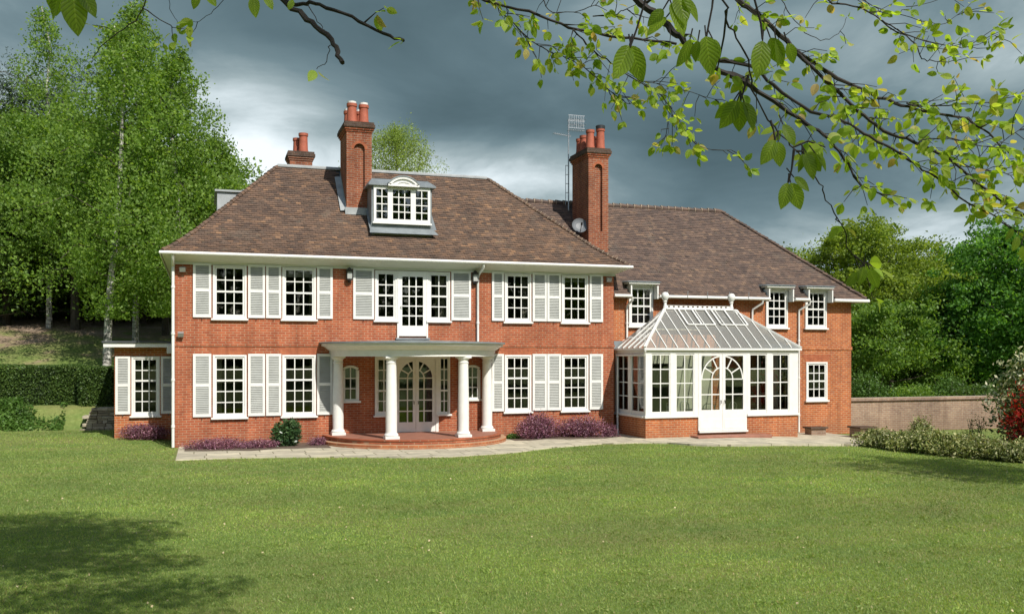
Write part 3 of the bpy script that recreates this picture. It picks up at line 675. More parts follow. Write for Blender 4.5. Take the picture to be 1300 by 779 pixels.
for k, ms in ((0, [MAT['tile'], MAT['tile']]), (1, [MAT['tile'], MAT['mortar_tile']])):
    for r0, r1 in ((0.02, .45), (.45, .95), (.95, 3.88)): hiptiles(hp(k, r0), hp(k, r1), .17, .075, ms, roof, 'hip_tiles')
# wing roof
WX1, WY0, WRUN = 25.05, 0.0, 4.0
PW = [(0, 4.93), (.3, 5.17), (4.0, 8.68)]
zw = lambda r: float(np.interp(r, [p[0] for p in PW], [p[1] for p in PW]))
def wlo(r):
    z = zw(r)
    return 14.47 if z < 5.86 else EX1 - KR * float(np.interp(z, [p[1] for p in PM], [p[0] for p in PM])) - .12
dorm = [(a - .06, b + .09) for a, b in wingwins]
VV, FF = [], []
slope(VV, FF, (0, WY0, 0), (1, 0, 0), (0, 1, 0), PW, wlo, lambda r: WX1 - r, lift=.034, excl=lambda u, r: any(a < u < b and r < .5 for a, b in dorm) or (14.22 < u < 15.05 and 1.75 < r < 3.35))
slope(VV, FF, (WX1, 0, 0), (0, 1, 0), (-1, 0, 0), PW, lambda r: r, lambda r: 8.0 - r)
V, F = quads_to_np(VV, FF); wroof = npmesh('roof', V, F, MAT['tile_wing'], house); wroof['label'] = 'darker, lower tiled roof of the right wing'
mb = MB()
segs = [14.47] + [v for d_ in dorm for v in d_] + [WX1 - .5]
for i in range(0, len(segs), 2):
    a, b = segs[i], segs[i + 1]
    e0 = b + .5 if i == len(segs) - 2 else b
    mb.poly([(a, 0, 4.9), (e0, 0, 4.9), (b, .5, zw(.5) - .03), (a, .5, zw(.5) - .03)])
mb.poly([(14.47, .5, zw(.5) - .03), (WX1 - .5, .5, zw(.5) - .03), (WX1 - 4, 4, 8.65), (11.9, 4, 8.65)])
mb.poly([(WX1, 0, 4.9), (WX1, 8, 4.9), (WX1 - 4, 4, 8.65)]); mb.poly([(11.9, 8, 4.9), (WX1, 8, 4.9), (WX1 - 4, 4, 8.65), (11.9, 4, 8.65)])
mb.build('roof_boarding', MAT['felt'], wroof)
hiptiles((WX1 - .02, .02, 4.97), (WX1 - 3.98, 3.98, 8.69), .17, .07, [MAT['tile_wing'], MAT['tile_wing']], wroof, 'hip_tiles')
hiptiles((12.0, 4, 8.7), (WX1 - 4, 4, 8.7), .30, .10, [MAT['tile_wing'], MAT['mortar_tile']], wroof, 'ridge_tiles')
# eaves of the main block
mb = MB(); ax0, ax1, ay0 = -.36, 14.88, -.52
mb.poly([(ax0, ay0, 5.80), (0, 0, 5.60), (14.46, 0, 5.60), (ax1, ay0, 5.80)][::-1]); mb.poly([(ax0, ay0, 5.80), (ax0, 9.6, 5.80), (0, 9.6, 5.60), (0, 0, 5.60)][::-1]); mb.poly([(14.46, 0, 5.6), (14.46, 9.6, 5.6), (ax1, 9.6, 5.8), (ax1, ay0, 5.8)][::-1])
mb.box(-.04, 14.50, -.04, -.001, 5.55, 5.615)
mb.build('soffit', MAT['cream'], house)
def gutter(pts, r=.062, parent=house):
    mb = MB(); mb.tube(pts, r, 10)
    return mb.build('gutter', MAT['white'], parent, smooth=True)
gutter([(-.40, 9.6, 5.84), (-.40, -.56, 5.84), (14.92, -.56, 5.84), (14.92, 4, 5.84)], .05)
for i in range(0, len(segs), 2):
    a, b = segs[i], segs[i + 1]; e1 = WX1 + .06 if i == len(segs) - 2 else b
    p = [(a, -.05, 4.88), (e1, -.05, 4.88)] + ([(WX1 + .06, 8, 4.88)] if i == len(segs) - 2 else []); gutter(p, .058)
    MB().box(a, e1 - .05, .0, .34, 4.84, 4.86).build('soffit', MAT['white'], house)
mb = MB()   # snow guard brackets standing on the wing gutter
for x in (16.5, 17.3, 18.1, 19.0, 19.8): mb.box(x - .008, x + .008, -.12, -.105, 4.86, 5.1)
mb.build('gutter_brackets', MAT['metal'], house)
def pipe(pts, r=.04):
    mb = MB(); mb.tube(pts, r, 10)
    for z in np.arange(pts[-1][2] + .6, pts[-2][2] - .2, 1.4): mb.tube([(pts[-1][0], pts[-1][1], z), (pts[-1][0], pts[-1][1], z + .07)], r * 1.35, 10)
    return mb.build('downpipe', MAT['white'], house, smooth=True)
pipe([(-.05, -.5, 5.8), (-.05, -.42, 5.62), (-.05, -.07, 5.5), (-.05, -.07, 5.3), (-.05, -.07, 0.02)], .045)
pipe([(9.58, -.52, 5.8), (9.58, -.48, 5.68), (9.52, -.14, 5.48), (9.50, -.07, 5.35), (9.50, -.07, 3.24)])
pipe([(9.0, -.3, 2.78), (8.86, -.1, 2.6), (8.86, -.07, 2.5), (8.86, -.07, .3)])
pipe([(15.17, -.03, 4.84), (15.17, .0, 4.72), (15.1, .26, 4.55), (15.1, .29, 4.4), (15.1, .29, 3.3)])
pipe([(20.45, -.03, 4.84), (20.45, .0, 4.72), (20.2, .26, 4.5), (20.2, .29, 4.4), (20.2, .29, 3.4)])
pipe([(22.5, -.03, 4.84), (22.5, .0, 4.72), (22.22, .26, 4.5), (22.22, .29, 4.4), (22.22, .29, -.1)])
pipe([(14.6, -2.2, 2.95), (14.6, -2.12, 2.8), (14.6, .1, 2.8), (14.6, -.02, 2.7), (14.6, -.02, .02)], .035)
# annex flat roof
mb = MB(); mb.box(-2.2, -.002, AY - .35, 6.7, 3.05, 3.19); ar = mb.build('roof', MAT['white'], house, bevel=.01); ar['label'] = 'flat roof with white fascia over the left annex'
MB().box(-2.24, -.002, AY - .39, 6.74, 3.191, 3.25).build('roof_covering', MAT['felt'], ar)
MB().box(-.3, -.1, AY - .5, AY - .36, 2.85, 3.14).build('rain_hopper', MAT['white'], ar, bevel=.02)
# half dormers through the wing eaves
for i, (a, b) in enumerate(wingwins):
    mb = MB(); a -= .02; b += .02
    for x0, x1 in ((a - .05, a - .001), (b + .001, b + .05)):
        for yy in (0,):
            mb.poly([(x0, .0, 4.80), (x0, .0, 5.26), (x0, .50, 5.26), (x0, .5, 4.8)]); mb.poly([(x1, 0, 4.80), (x1, .5, 4.8), (x1, .50, 5.26), (x1, 0, 5.26)])
            mb.poly([(x0, 0, 4.8), (x1, 0, 4.8), (x1, 0, 5.26), (x0, 0, 5.26)])
    mb.box(a - .03, b + .03, .16, .32, 5.255, 5.32)
    mb.box(a - .11, b + .11, .02, .6, 5.321, 5.38)
    o = mb.build('half_dormer', MAT['white'], house)
    m2 = MB(); x0, x1 = a - .16, b + .16
    m2.poly([(x0, -.02, 5.385), (x1, -.02, 5.385), (x1 - .04, .06, 5.42), (x0 + .04, .06, 5.42)]); m2.poly([(x0 + .04, .06, 5.42), (x1 - .04, .06, 5.42), (x1 - .04, .75, 5.46), (x0 + .04, .75, 5.46)])
    m2.poly([(x0, -.02, 5.385), (x0 + .04, .06, 5.42), (x0 + .04, .75, 5.46), (x0, .75, 5.385)]); m2.poly([(x1, -.02, 5.385), (x1, .75, 5.385), (x1 - .04, .75, 5.46), (x1 - .04, .06, 5.42)])
    MB().box(a, b, .9, .94, 3.6, 5.25).build('pane_darkening_board', MAT['felt'], o)  # dark board added behind the sash so its panes read black
    m2.poly([(x0, -.02, 5.383), (x0, .75, 5.383), (x1, .75, 5.383), (x1, -.02, 5.383)]); m2.build('dormer_roof', MAT['lead'], o)
# dormer on the main roof
DY = .62
mb = MB(); mb.box(6.07, 6.13, DY, 3.2, 6.6, 8.37); mb.box(8.03, 8.09, DY, 3.2, 6.6, 8.37); mb.box(6.131, 8.029, DY, DY + .1, 6.6, 7.15); mb.box(6.131, 8.029, 2.2, 2.3, 6.9, 8.3)
mb.poly([(5.98, .42, 6.80), (8.28, .42, 6.80), (8.14, DY - .01, 7.0), (6.02, DY - .01, 7.0)]); mb.poly([(6.02, DY - .01, 7.0), (8.14, DY - .01, 7.0), (8.10, DY - .01, 7.15), (6.06, DY - .01, 7.15)])
for x0, x1 in ((6.0, 6.068), (8.092, 8.25)):
    mb.poly([(x0, .6, 6.96), (x1, .6, 6.98), (x1, 2.6, 8.75), (x0, 2.6, 8.75)])
dm = mb.build('dormer', MAT['lead'], house); dm['label'] = 'lead-clad dormer with a white arched pediment'
mb = MB(); x0, x1, y0, y1 = 5.95, 8.21, DY - .14, 3.0
mb.box(x0, x1, y0, y1, 8.371, 8.42)
mb.poly([(x0, y0, 8.421), (x1, y0, 8.421), (x1 - .18, y0 + .45, 8.66), (x0 + .18, y0 + .45, 8.66)]); mb.poly([(x0 + .18, y0 + .45, 8.66), (x1 - .18, y0 + .45, 8.66), (x1 - .18, y1, 8.70), (x0 + .18, y1, 8.70)])
mb.poly([(x0, y0, 8.421), (x0 + .18, y0 + .45, 8.66), (x0 + .18, y1, 8.7), (x0, y1, 8.421)]); mb.poly([(x1, y0, 8.421), (x1, y1, 8.421), (x1 - .18, y1, 8.7), (x1 - .18, y0 + .45, 8.66)])
cx, zc_, rr_ = 7.1, 8.05, .62
mb.arc(cx, zc_, rr_ + .001, rr_ + .04, R(37), R(143), y0 - .12, 1.6, 20); mb.build('dormer_roof', MAT['lead'], dm)
mb = MB(); mb.arc(cx, zc_, rr_ - .07, rr_, R(37), R(143), y0 - .1, y0 - .02, 20); mb.poly([(cx + .58 * math.cos(R(a)), y0 - .04, max(8.40, zc_ + .58 * math.sin(R(a)))) for a in range(143, 36, -4)][::-1])
mb.arc(cx, zc_, .44, .47, R(52), R(128), y0 - .075, y0 - .041, 14); mb.box(cx - .52, cx + .52, y0 - .1, y0 - .01, 8.35, 8.425); mb.build('pediment', MAT['white'], dm)
for i, (a, b, c) in enumerate(((6.13, 6.68, 2), (6.68, 7.45, 3), (7.45, 8.03, 2))):
    mb = MB(); fw = .085; y = DY - .03
    mb.box(a, a + fw, y - .03, y + .06, 7.17, 8.36); mb.box(b - fw, b - .001, y - .03, y + .06, 7.17, 8.36); mb.box(a + fw, b - fw, y - .03, y + .06, 8.26, 8.36); mb.box(a + fw, b - fw, y - .03, y + .06, 7.17, 7.29)
    grid(mb, a + fw, b - fw, 7.29, 8.26, c, 4, .03, y - .015, y + .02)
    mb.cur = 1; mb.box(a + fw, b - fw, y, y + .004, 7.29, 8.26)
    mb.build('casement', [MAT['white'], MAT['glass']], dm)
MB().box(6.135, 8.025, 1.1, 1.15, 7.0, 8.36).build('pane_darkening_board', MAT['felt'], dm)  # added dark board standing in for the shade inside the dormer
MB().box(6.09, 8.07, DY - .12, DY - .062, 7.12, 7.18).build('sill', MAT['white'], dm)
# lead box dormer on the left slope
mb = MB(); mb.box(1.28, 3.6, 4.5, 7.5, 7.0, 8.55); mb.box(1.2, 3.6, 4.42, 7.6, 8.551, 8.62); o = mb.build('dormer', MAT['lead_light'], house); o['label'] = 'flat lead-covered box dormer on the left roof slope'
# ---- chimneys
def chimney(x0, x1, y0, y1, z0, zt, panel, pots, lbl, m='brick_chim', base=None):
    mb = MB(); rc = .11
    if panel:
        p0, p1, q0, q1 = panel; r = (p1 - p0) / 2; zs = q1 - r
        mb.box(x0, x1, y0 + rc, y1, z0, zt - .33)
        mb.box(x0, p0, y0, y0 + rc, z0, zt - .33); mb.box(p1, x1, y0, y0 + rc, z0, zt - .33); mb.box(p0, p1, y0, y0 + rc - .001, z0, q0)
        mb.spandrel((p0 + p1) / 2, zs, r, p0, p1, zt - .33, y0, y0 + rc)
    else: mb.box(x0, x1, y0, y1, z0, zt - .33)
    o = mb.build('chimney', MAT[m], house); o['label'] = lbl
    if panel:
        mb = MB(); mb.arc((p0 + p1) / 2, zs, r, r + .09, 0, math.pi, y0 - .006, y0 - .002, 20); mb.build('arch_bricks', MAT['brick_arch'], o)
    mb = MB()
    for k, (d, h0, h1) in enumerate(((.03, .33, .26), (.065, .26, .19), (.10, .19, .08), (.07, .08, 0))):
        mb.cur = 1 if k >= 2 else 0; mb.box(x0 - d, x1 + d, y0 - d, y1 + d, zt - h0, zt - h1)
    mb.build('chimney_cap', [MAT[m], MAT['soot']], o)
    if base: mb = MB(); mb.box(x0 - .05, x1 + .05, y0 - .06, y0 - .002, base - .12, base + .12); mb.poly([(x0 - .01, y0, base), (x0 - .01, y1, base + (y1 - y0) * .93), (x0 - .01, y1, base + (y1 - y0) * .93 + .22), (x0 - .01, y0, base + .2)]); mb.poly([(x0 - .2, y0, base - .0), (x0 - .0, y0, base + .02), (x0 - .0, y1, base + .02 + (y1 - y0) * .93), (x0 - .2, y1, base + (y1 - y0) * .93)]); mb.build('flashing', MAT['lead_light'], o)
    for (px, py, r, h, kind) in pots:
        mb = MB(); mb.lathe([(r * 1.1, zt), (r * 1.12, zt + .08), (r, zt + .14), (r * .9, zt + h - .12), (r * 1.05, zt + h - .1), (r * 1.05, zt + h), (r * .8, zt + h), (r * .78, zt + h - .1)], px, py, 18)
        q = mb.build('chimney_pot', MAT['terracotta'], o, smooth=True)
        if kind == 'rim': MB().lathe([(r * .85, zt + h + .002), (r * .9, zt + h + .07), (r * .5, zt + h + .09)], px, py, 16).build('pot_cap', MAT['white'], q)
        if kind == 'cowl': m3 = MB(); m3.lathe([(r * 1.08, zt + h - .02), (r * 1.1, zt + h + .1), (r * .9, zt + h + .12)], px, py, 16); m3.build('cowl', MAT['iron'], q)
MAT['soot'] = brick('sooty_brick', (.13, .075, .05), (.085, .06, .045), (.15, .12, .1), .3)
chimney(5.37, 6.22, 1.45, 2.95, 6.6, 10.62, (5.62, 5.98, 7.78, 9.9), [(5.60, 1.8, .17, .68, 'rim'), (6.0, 1.8, .165, .66, 'rim'), (5.60, 2.6, .16, .62, 'rim'), (6.0, 2.6, .16, .62, 'rim')], 'tall brick chimney with arched recess beside the dormer', base=7.62)
chimney(14.24, 15.03, 1.75, 3.35, 5.4, 10.40, (14.48, 14.79, 7.35, 9.83), [(14.43, 2.05, .155, .72, ''), (14.84, 2.05, .16, .80, 'cowl'), (14.42, 2.65, .15, .64, ''), (14.8, 2.65, .15, .62, ''), (14.45, 3.1, .145, .62, '')], 'tall brick chimney with arched recess where the wing meets the main block', m='brick_chim')
chimney(3.86, 4.68, 5.5, 6.4, 9.2, 10.36, None, [(4.38, 5.8, .17, .74, ''), (4.18, 6.15, .15, .62, '')], 'short brick chimney behind the left end of the ridge')
# ---- porch
PX = 7.31
def half(prof, cx, cy, n=48, mi=None):
    mb = MB()
    for i in range(len(prof) - 1):
        for j in range(n):
            t0 = math.pi + math.pi * j / n; t1 = math.pi + math.pi * (j + 1) / n
            (r0, z0), (r1, z1) = prof[i], prof[i + 1]
            P = lambda r, t, z: (cx + r * math.cos(t), cy + r * math.sin(t), z)
            if r0 < 1e-6: mb.poly([P(r1, t0, z1), P(0, t0, z0), P(r1, t1, z1)])
            elif r1 < 1e-6: mb.poly([P(r0, t0, z0), P(r0, t1, z0), P(0, t0, z1)])
            else: mb.poly([P(r0, t0, z0), P(r0, t1, z0), P(r1, t1, z1), P(r1, t0, z1)])
    return mb
m1 = half([(0, 2.92), (2.26, 2.92), (2.26, 2.76), (2.66, 2.76), (2.66, 2.86), (2.69, 2.86), (2.69, 2.95), (2.75, 2.97), (2.80, 3.02), (2.90, 3.08), (2.95, 3.09), (2.95, 3.15), (2.98, 3.16)], PX, -.002)
porch = m1.build('porch', MAT['white'], house, smooth=True); porch['label'] = 'bow-fronted white porch with four round columns'
half([(2.99, 3.155), (3.02, 3.16), (3.02, 3.205), (2.9, 3.215), (0, 3.29)], PX, -.002).build('porch_roof', MAT['lead'], porch)
half([(3.05, -.2), (3.05, .135), (3.03, .15), (2.88, .152)], PX, -.004).build('step', MAT['brick_wing'], porch)
half([(2.87, .10), (2.87, .24), (2.90, .25), (2.90, .285), (2.75, .29)], PX, -.004).build('step', MAT['brick'], porch)
half([(2.755, .2), (2.755, .29), (0, .291)], PX, -.004).build('porch_floor', MAT['quarry'], porch)
mb = MB(); z0, z1 = .291, 2.76
prof = [(.20, z0 + .08), (.215, z0 + .11), (.20, z0 + .15), (.175, z0 + .17), (.17, z0 + .22), (.172, z0 + .6), (.168, z0 + 1.2), (.150, z1 - .3), (.147, z1 - .22), (.165, z1 - .20), (.165, z1 - .18), (.148, z1 - .17), (.148, z1 - .11), (.19, z1 - .06), (.20, z1 - .05)]
mb.lathe(prof, 0, 0, 28); mb.box(-.215, .215, -.215, .215, z0, z0 + .08); mb.box(-.205, .205, -.205, .205, z1 - .05, z1)
c0 = mb.build('column', MAT['white'], porch, smooth=True)
for i, (dx, dy) in enumerate(((-2.45, -.27), (-1.12, -2.19), (1.12, -2.19), (2.45, -.27))):
    c = c0 if i == 0 else link(c0.copy(), porch); c.location = (PX + dx, dy, 0); c.parent = porch
# ---- conservatory
CX0, CX1, CY0, CY1 = 14.66, 20.5, -2.1, .348
mb = MB(); t = .22
mb.box(CX0, 16.58, CY0, CY0 + t, -.3, .72); mb.box(18.49, CX1, CY0, CY0 + t, -.3, .72); mb.box(CX0, CX0 + t, CY0 + t, CY1, -.3, .72); mb.box(CX1 - t, CX1, CY0 + t, CY1, -.3, .72); mb.box(16.58, 18.49, CY0 + .02, CY0 + t, -.3, .22)
cons = mb.build('conservatory', MAT['brick_wing'], house); cons['label'] = 'white framed glazed garden room on a low brick wall'
fr = MB(); y0, y1 = CY0 - .02, CY0 + .08
fr.box(CX0 - .05, 16.6, CY0 - .07, CY0 + .12, .72, .79); fr.box(18.47, CX1 + .05, CY0 - .07, CY0 + .12, .72, .79); fr.box(CX0 - .07, CX0 + .12, CY0 + .12, CY1, .72, .79); fr.box(CX1 - .12, CX1 + .07, CY0 + .12, CY1, .72, .79)
for a, b in ((14.65, 14.87), (15.55, 15.77), (16.44, 16.60), (18.47, 18.58), (19.25, 19.48), (20.14, 20.51)): fr.box(a, b, y0, y1, .79, 2.86)
for a, b in ((-.95, -.75), (CY1 - .15, CY1)): fr.box(CX0, CX0 + .1, a, b, .79, 2.86); fr.box(CX1 - .1, CX1, a, b, .79, 2.86)
fr.box(CX0 - .02, CX1 + .02, CY0 - .03, CY0 + .12, 2.86, 2.96); fr.box(CX0 - .02, CX0 + .12, CY0 + .12, CY1, 2.86, 2.96); fr.box(CX1 - .12, CX1 + .02, CY0 + .12, CY1, 2.86, 2.96)
fr.box(CX0 - .10, CX1 + .10, CY0 - .12, CY0 + .12, 2.961, 3.03); fr.box(CX0 - .1, CX0 + .12, CY0 + .12, CY1, 2.961, 3.03); fr.box(CX1 - .12, CX1 + .1, CY0 + .12, CY1, 2.961, 3.03)
fr.build('frame', MAT['white'], cons, bevel=.008)
for a, b in ((14.87, 15.55), (15.77, 16.44), (18.58, 19.25), (19.48, 20.14)):
    mb = MB(); mb.box(a, a + .03, y0 + .02, y1 - .03, .79, 2.86); mb.box(b - .03, b, y0 + .02, y1 - .03, .79, 2.86); mb.box(a + .03, b - .03, y0 + .02, y1 - .03, .79, .93); mb.box(a + .03, b - .03, y0 + .02, y1 - .03, 2.80, 2.86)
    grid(mb, a + .03, b - .03, .93, 2.80, 2, 4, .032, y0 + .03, y1 - .04); mb.cur = 1; mb.box(a, b, CY0 + .02, CY0 + .024, .9, 2.83); mb.build('window', [MAT['white'], MAT['consglass']], cons)
for X0 in (CX0, CX1 - .1):
    for a, b in ((CY0 + .12, -.95), (-.75, CY1 - .15)):
        mb = MB(); mb.box(X0 + .02, X0 + .08, a, a + .06, .79, 2.86); mb.box(X0 + .02, X0 + .08, b - .06, b, .79, 2.86); mb.box(X0 + .02, X0 + .08, a + .06, b - .06, .79, .93); mb.box(X0 + .02, X0 + .08, a + .06, b - .06, 2.8, 2.86)
        m = (a + b) / 2; mb.box(X0 + .03, X0 + .07, m - .016, m + .016, .93, 2.8)
        for k in (1, 2, 3): z = .93 + 1.87 * k / 4; mb.box(X0 + .034, X0 + .066, a + .06, b - .06, z - .016, z + .016)
        mb.cur = 1; mb.box(X0 + .048, X0 + .052, a, b, .9, 2.83); mb.build('window', [MAT['white'], MAT['consglass']], cons)
arched_pair(cons, 'garden_door', 16.605, 18.465, 17.52, .27, 2.85, CY0 + .01, .80, 1.99, .96, .11, 2, 'white %s leaf of the arched garden room doors', rail2=True)
MB().box(16.60, 18.47, CY0 - .10, CY0 - .022, .20, .262).build('sill', MAT['white'], cons)
mb = MB(); mb.box(16.25, 19.05, -2.75, CY0 - .11, -.05, .13); mb.build('step', MAT['quarry'], cons, bevel=.02)
MB().box(CX0 + .22, CX1 - .22, CY0 + .22, CY1, .1, .18).build('floor', MAT['quarry'], cons)
mb = MB(); mb.box(14.9, 15.3, .31, .345, .19, 2.9); mb.box(16.9, 18.5, .31, .345, .19, 2.9); mb.box(15.3, 16.9, .31, .345, 2.5, 2.9); mb.build('plaster_lining', MAT['lining'], cons)
# glazed hipped roof
RZ, RY, RXA, RXB, EZ = 4.42, -.4, 16.25, 18.9, 3.03
E = [(CX0 - .08, CY0 - .1), (CX1 + .08, CY0 - .1)]
mb = MB(); A = (CX0 - .08, CY0 - .1, EZ); B = (CX1 + .08, CY0 - .1, EZ); RA = (RXA, RY, RZ); RB = (RXB, RY, RZ); D = (CX0 - .08, CY1, EZ); Cc = (CX1 + .08, CY1, EZ)
WA = (RXA - .5, CY1, RZ - .72); WB = (RXB + .5, CY1, RZ - .72)
mb.poly([A, B, RB, RA]); mb.poly([D, A, RA, WA]); mb.poly([B, Cc, WB, RB]); mb.poly([RA, RB, WB, WA])
cr = mb.build('glass_roof', MAT['roofglass'], cons)
mb = MB(); up = (0, -.6, 1)
lerp = lambda p, q, t: tuple(p[i] + (q[i] - p[i]) * t for i in range(3))
off = lambda p, d=.02: (p[0], p[1], p[2] + d)
n = 15
for k in range(1, n):                                  # front bars run straight up the slope
    x = A[0] + (B[0] - A[0]) * k / n
    if x < RXA: tt = (x - A[0]) / (RXA - A[0]); top = lerp(A, RA, tt)
    elif x > RXB: tt = (B[0] - x) / (B[0] - RXB); top = lerp(B, RB, tt)
    else: top = (x, RY, RZ)
    mb.bar(off((x, A[1], EZ)), off(top), .03, .04, up)
for P, Q, RR, W_ in ((A, D, RA, WA), (B, Cc, RB, WB)):
    for k in range(1, 6):
        t_ = k / 6; p = lerp(P, Q, t_)
        q = lerp(P, RR, t_ / .70) if t_ < .70 else lerp(RR, W_, (t_ - .7) / .3)
        mb.bar(off(p), off(q), .03, .04, (1, 0, 1))
for P, Q, wd in ((A, RA, .08), (B, RB, .08), (RA, RB, .10), (D, WA, .06), (Cc, WB, .06), (RA, WA, .06), (RB, WB, .06)): mb.bar(off(P, .03), off(Q, .03), wd, .07, (0, 0, 1))
for k in (4.5, 7.5):      # framed opening lights high in the front slope
    pass
for xc in (17.25, 18.55 - .0):
    f = lambda x, t_: (x, A[1] + (RY - A[1]) * t_, EZ + (RZ - EZ) * t_ + .05)
    x0_, x1_ = xc - .53, xc + .53
    for (p, q) in ((f(x0_, .56), f(x1_, .56)), (f(x0_, .96), f(x1_, .96)), (f(x0_, .56), f(x0_, .96)), (f(x1_, .56), f(x1_, .96)), (f(xc, .56), f(xc, .96))): mb.bar(p, q, .05, .04, up)
for k in range(14): mb.box(RXA + (RXB - RXA) * k / 14, RXA + (RXB - RXA) * (k + .55) / 14, RY - .015, RY + .015, RZ + .06, RZ + .12)
mb.box(RXA, RXB, RY - .02, RY + .02, RZ + .12, RZ + .135)
mb.build('glazing_bars', MAT['white'], cons)
for x in (RXA, RXB):
    mb = MB(); mb.lathe([(.07, RZ + .02), (.07, RZ + .1), (.05, RZ + .13), (.05, RZ + .24), (.08, RZ + .26), (.05, RZ + .29), (.09, RZ + .33), (.13, RZ + .40), (.14, RZ + .46), (.125, RZ + .53), (.08, RZ + .58), (.02, RZ + .6)], x, RY, 20); mb.build('finial', MAT['white'], cons, smooth=True)
MB().box(CX0 - .1, CX0 + .3, .2, .345, 3.03, 3.3).build('box_gutter', MAT['lead'], cons)
# ---------------------------------------------------------------- fittings hung on the house
MAT['dish'] = simple('grey_dish', (.13, .14, .15), .5, .1)
def floodlight(x, z, label, y=0):
    o = empty('floodlight', (x, y, z)); tag(o, label, 'wall light')
    MB().box(-.03, .03, -.08, -.001, -.03, .03).build('bracket', MAT['iron'], o)
    MB().bar((0, -.1, .03), (0, -.18, -.02), .17, .13, (0, 0, 1)).build('lamp_housing', MAT['metal'], o)
floodlight(.22, 5.38, 'small grey floodlight under the eaves at the left corner of the house')
floodlight(14.22, 5.42, 'small floodlight under the eaves beside the far right shutter of the main block')
floodlight(.17, 3.42, 'tiny security light low on the brick corner above the annex roof')
def lantern(x, z, label):
    o = empty('wall_lantern', (x, 0, z)); tag(o, label, 'wall lantern', 'wall lanterns either side of the balcony windows')
    MB().box(-.04, .04, -.03, -.001, -.22, .2).build('bracket', MAT['iron'], o)
    mb = MB(); mb.box(-.09, .09, -.19, -.04, -.12, .1); MB_ = mb
    g_ = MB(); 
    for sx in (-.09, .078):
        for sy in (-.19, -.052): g_.box(sx, sx + .012, sy, sy + .012, -.12, .12)
    g_.lathe([(.13, .12), (.1, .16), (.03, .24), (.01, .25)], 0, -.12, 8); g_.lathe([(.02, -.2), (.09, -.15), (.12, -.121)], 0, -.12, 8)
    g_.build('lantern_cage', MAT['iron'], o); mb2 = MB(); mb2.box(-.075, .075, -.177, -.055, -.11, .11); mb2.build('lantern_glass', MAT['louvre'], o)
lantern(5.24, 5.34, 'black wall lantern on the brick left of the balcony windows'); lantern(9.40, 5.36, 'black wall lantern beside the downpipe right of the balcony windows')
o = empty('satellite_dish', (14.0, 2.05, 7.55)); tag(o, 'grey satellite dish on the left side of the right-hand chimney', 'satellite dish')
mb = MB(); n = 28
ax = Vector((-.15, -.93, .35)).normalized(); u = ax.cross(Vector((0, 0, 1))).normalized(); v_ = u.cross(ax)
rings = [(0, 0), (.13, .012), (.22, .04), (.29, .075)]
for (r0, h0), (r1, h1) in zip(rings, rings[1:]):
    for j in range(n):
        t0, t1 = 2 * math.pi * j / n, 2 * math.pi * (j + 1) / n
        P = lambda r, h, t, q=0: (u * math.cos(t) + v_ * math.sin(t)) * r + ax * (h - q)
        for q in (0, .015): mb.poly([P(r0, h0, t0, q), P(r1, h1, t0, q), P(r1, h1, t1, q), P(r0, h0, t1, q)][::1 if q == 0 else -1]) if r0 else mb.poly([P(0, 0, 0, q), P(r1, h1, t0, q), P(r1, h1, t1, q)][::1 if q == 0 else -1])
mb.build('reflector', MAT['dish'], o)
mb = MB(); mb.tube([v_ * -.27 + ax * .05, v_ * -.1 + ax * .36], .014, 6); mb.build('feed_arm', MAT['iron'], o)
mb = MB(); mb.tube([v_ * -.12 + ax * .33, v_ * -.07 + ax * .42], .035, 8); mb.build('receiver', MAT['iron'], o)
mb = MB(); mb.tube([ax * -.01, ax * -.1, (.24, -.05, -.05)], .02, 6); mb.build('bracket', MAT['iron'], o)
o = empty('tv_aerial', (14.22, 3.7, 8.2)); tag(o, 'tall metal mast with lattice aerials beside the right-hand chimney', 'aerial')
mb = MB(); mb.tube([(0, 0, 0), (0, 0, 3.7)], .028, 8); mb.build('mast', MAT['metal'], o)
mb = MB()
for z in np.arange(.5, 2.0, .35): mb.box(-.13, .03, -.01, .01, z, z + .02)
mb.tube([(-.12, 0, .4), (-.12, 0, 1.9)], .012, 6); mb.build('ladder_bracket', MAT['metal'], o)
mb = MB()
for k in range(9):
    x = -.02 + k * .075
    mb.bar((x, -.12, 3.35), (x, -.12, 3.84), .013)
for z in (3.84, 3.62, 3.35): mb.bar((-.05, -.12, z), (.62, -.12, z), .016)
for z in (3.3, 3.5, 3.7):
    for k in range(7): mb.bar((.03 + k * .1, -.25, z), (.03 + k * .1, .25, z), .01)
    mb.bar((0, 0, z), (.66, 0, z), .014)
mb.build('antenna_array', MAT['metal'], o)
mb = MB(); mb.bar((-.62, 0, 3.12), (.1, 0, 3.05), .016)
for k in range(9): x = -.6 + k * .08; mb.bar((x, -.16, 3.11 - k * .006), (x, .16, 3.11 - k * .006), .01)
mb.build('antenna', MAT['metal'], o)
# ---------------------------------------------------------------- inside the garden room
def chair(x, y, rz, label):
    o = empty('garden_chair', (x, y, .18), rz); tag(o, label, 'chair', 'white chairs inside the garden room')
    MB().box(-.2, .2, -.2, .2, .43, .47).build('seat', MAT['white'], o, bevel=.015)
    mb = MB()
    for k in range(5): mb.tube([(-.17 + k * .085, .19, .47), (-.17 + k * .085, .23, .9)], .009, 6)
    mb.tube([(-.2, .19, .47), (-.2, .24, .88), (-.1, .245, .97), (.1, .245, .97), (.2, .24, .88), (.2, .19, .47)], .014, 6); mb.build('backrest', MAT['white'], o)
    for sx in (-.18, .18):
        for sy in (-.18, .18): MB().tube([(sx, sy, 0), (sx * .95, sy * .95, .43)], .014, 6).build('leg', MAT['white'], o)
chair(16.2, -1.2, R(80), 'white metal chair at the left of the garden room table'); chair(17.3, -1.6, R(150), 'white metal chair behind the left garden door')
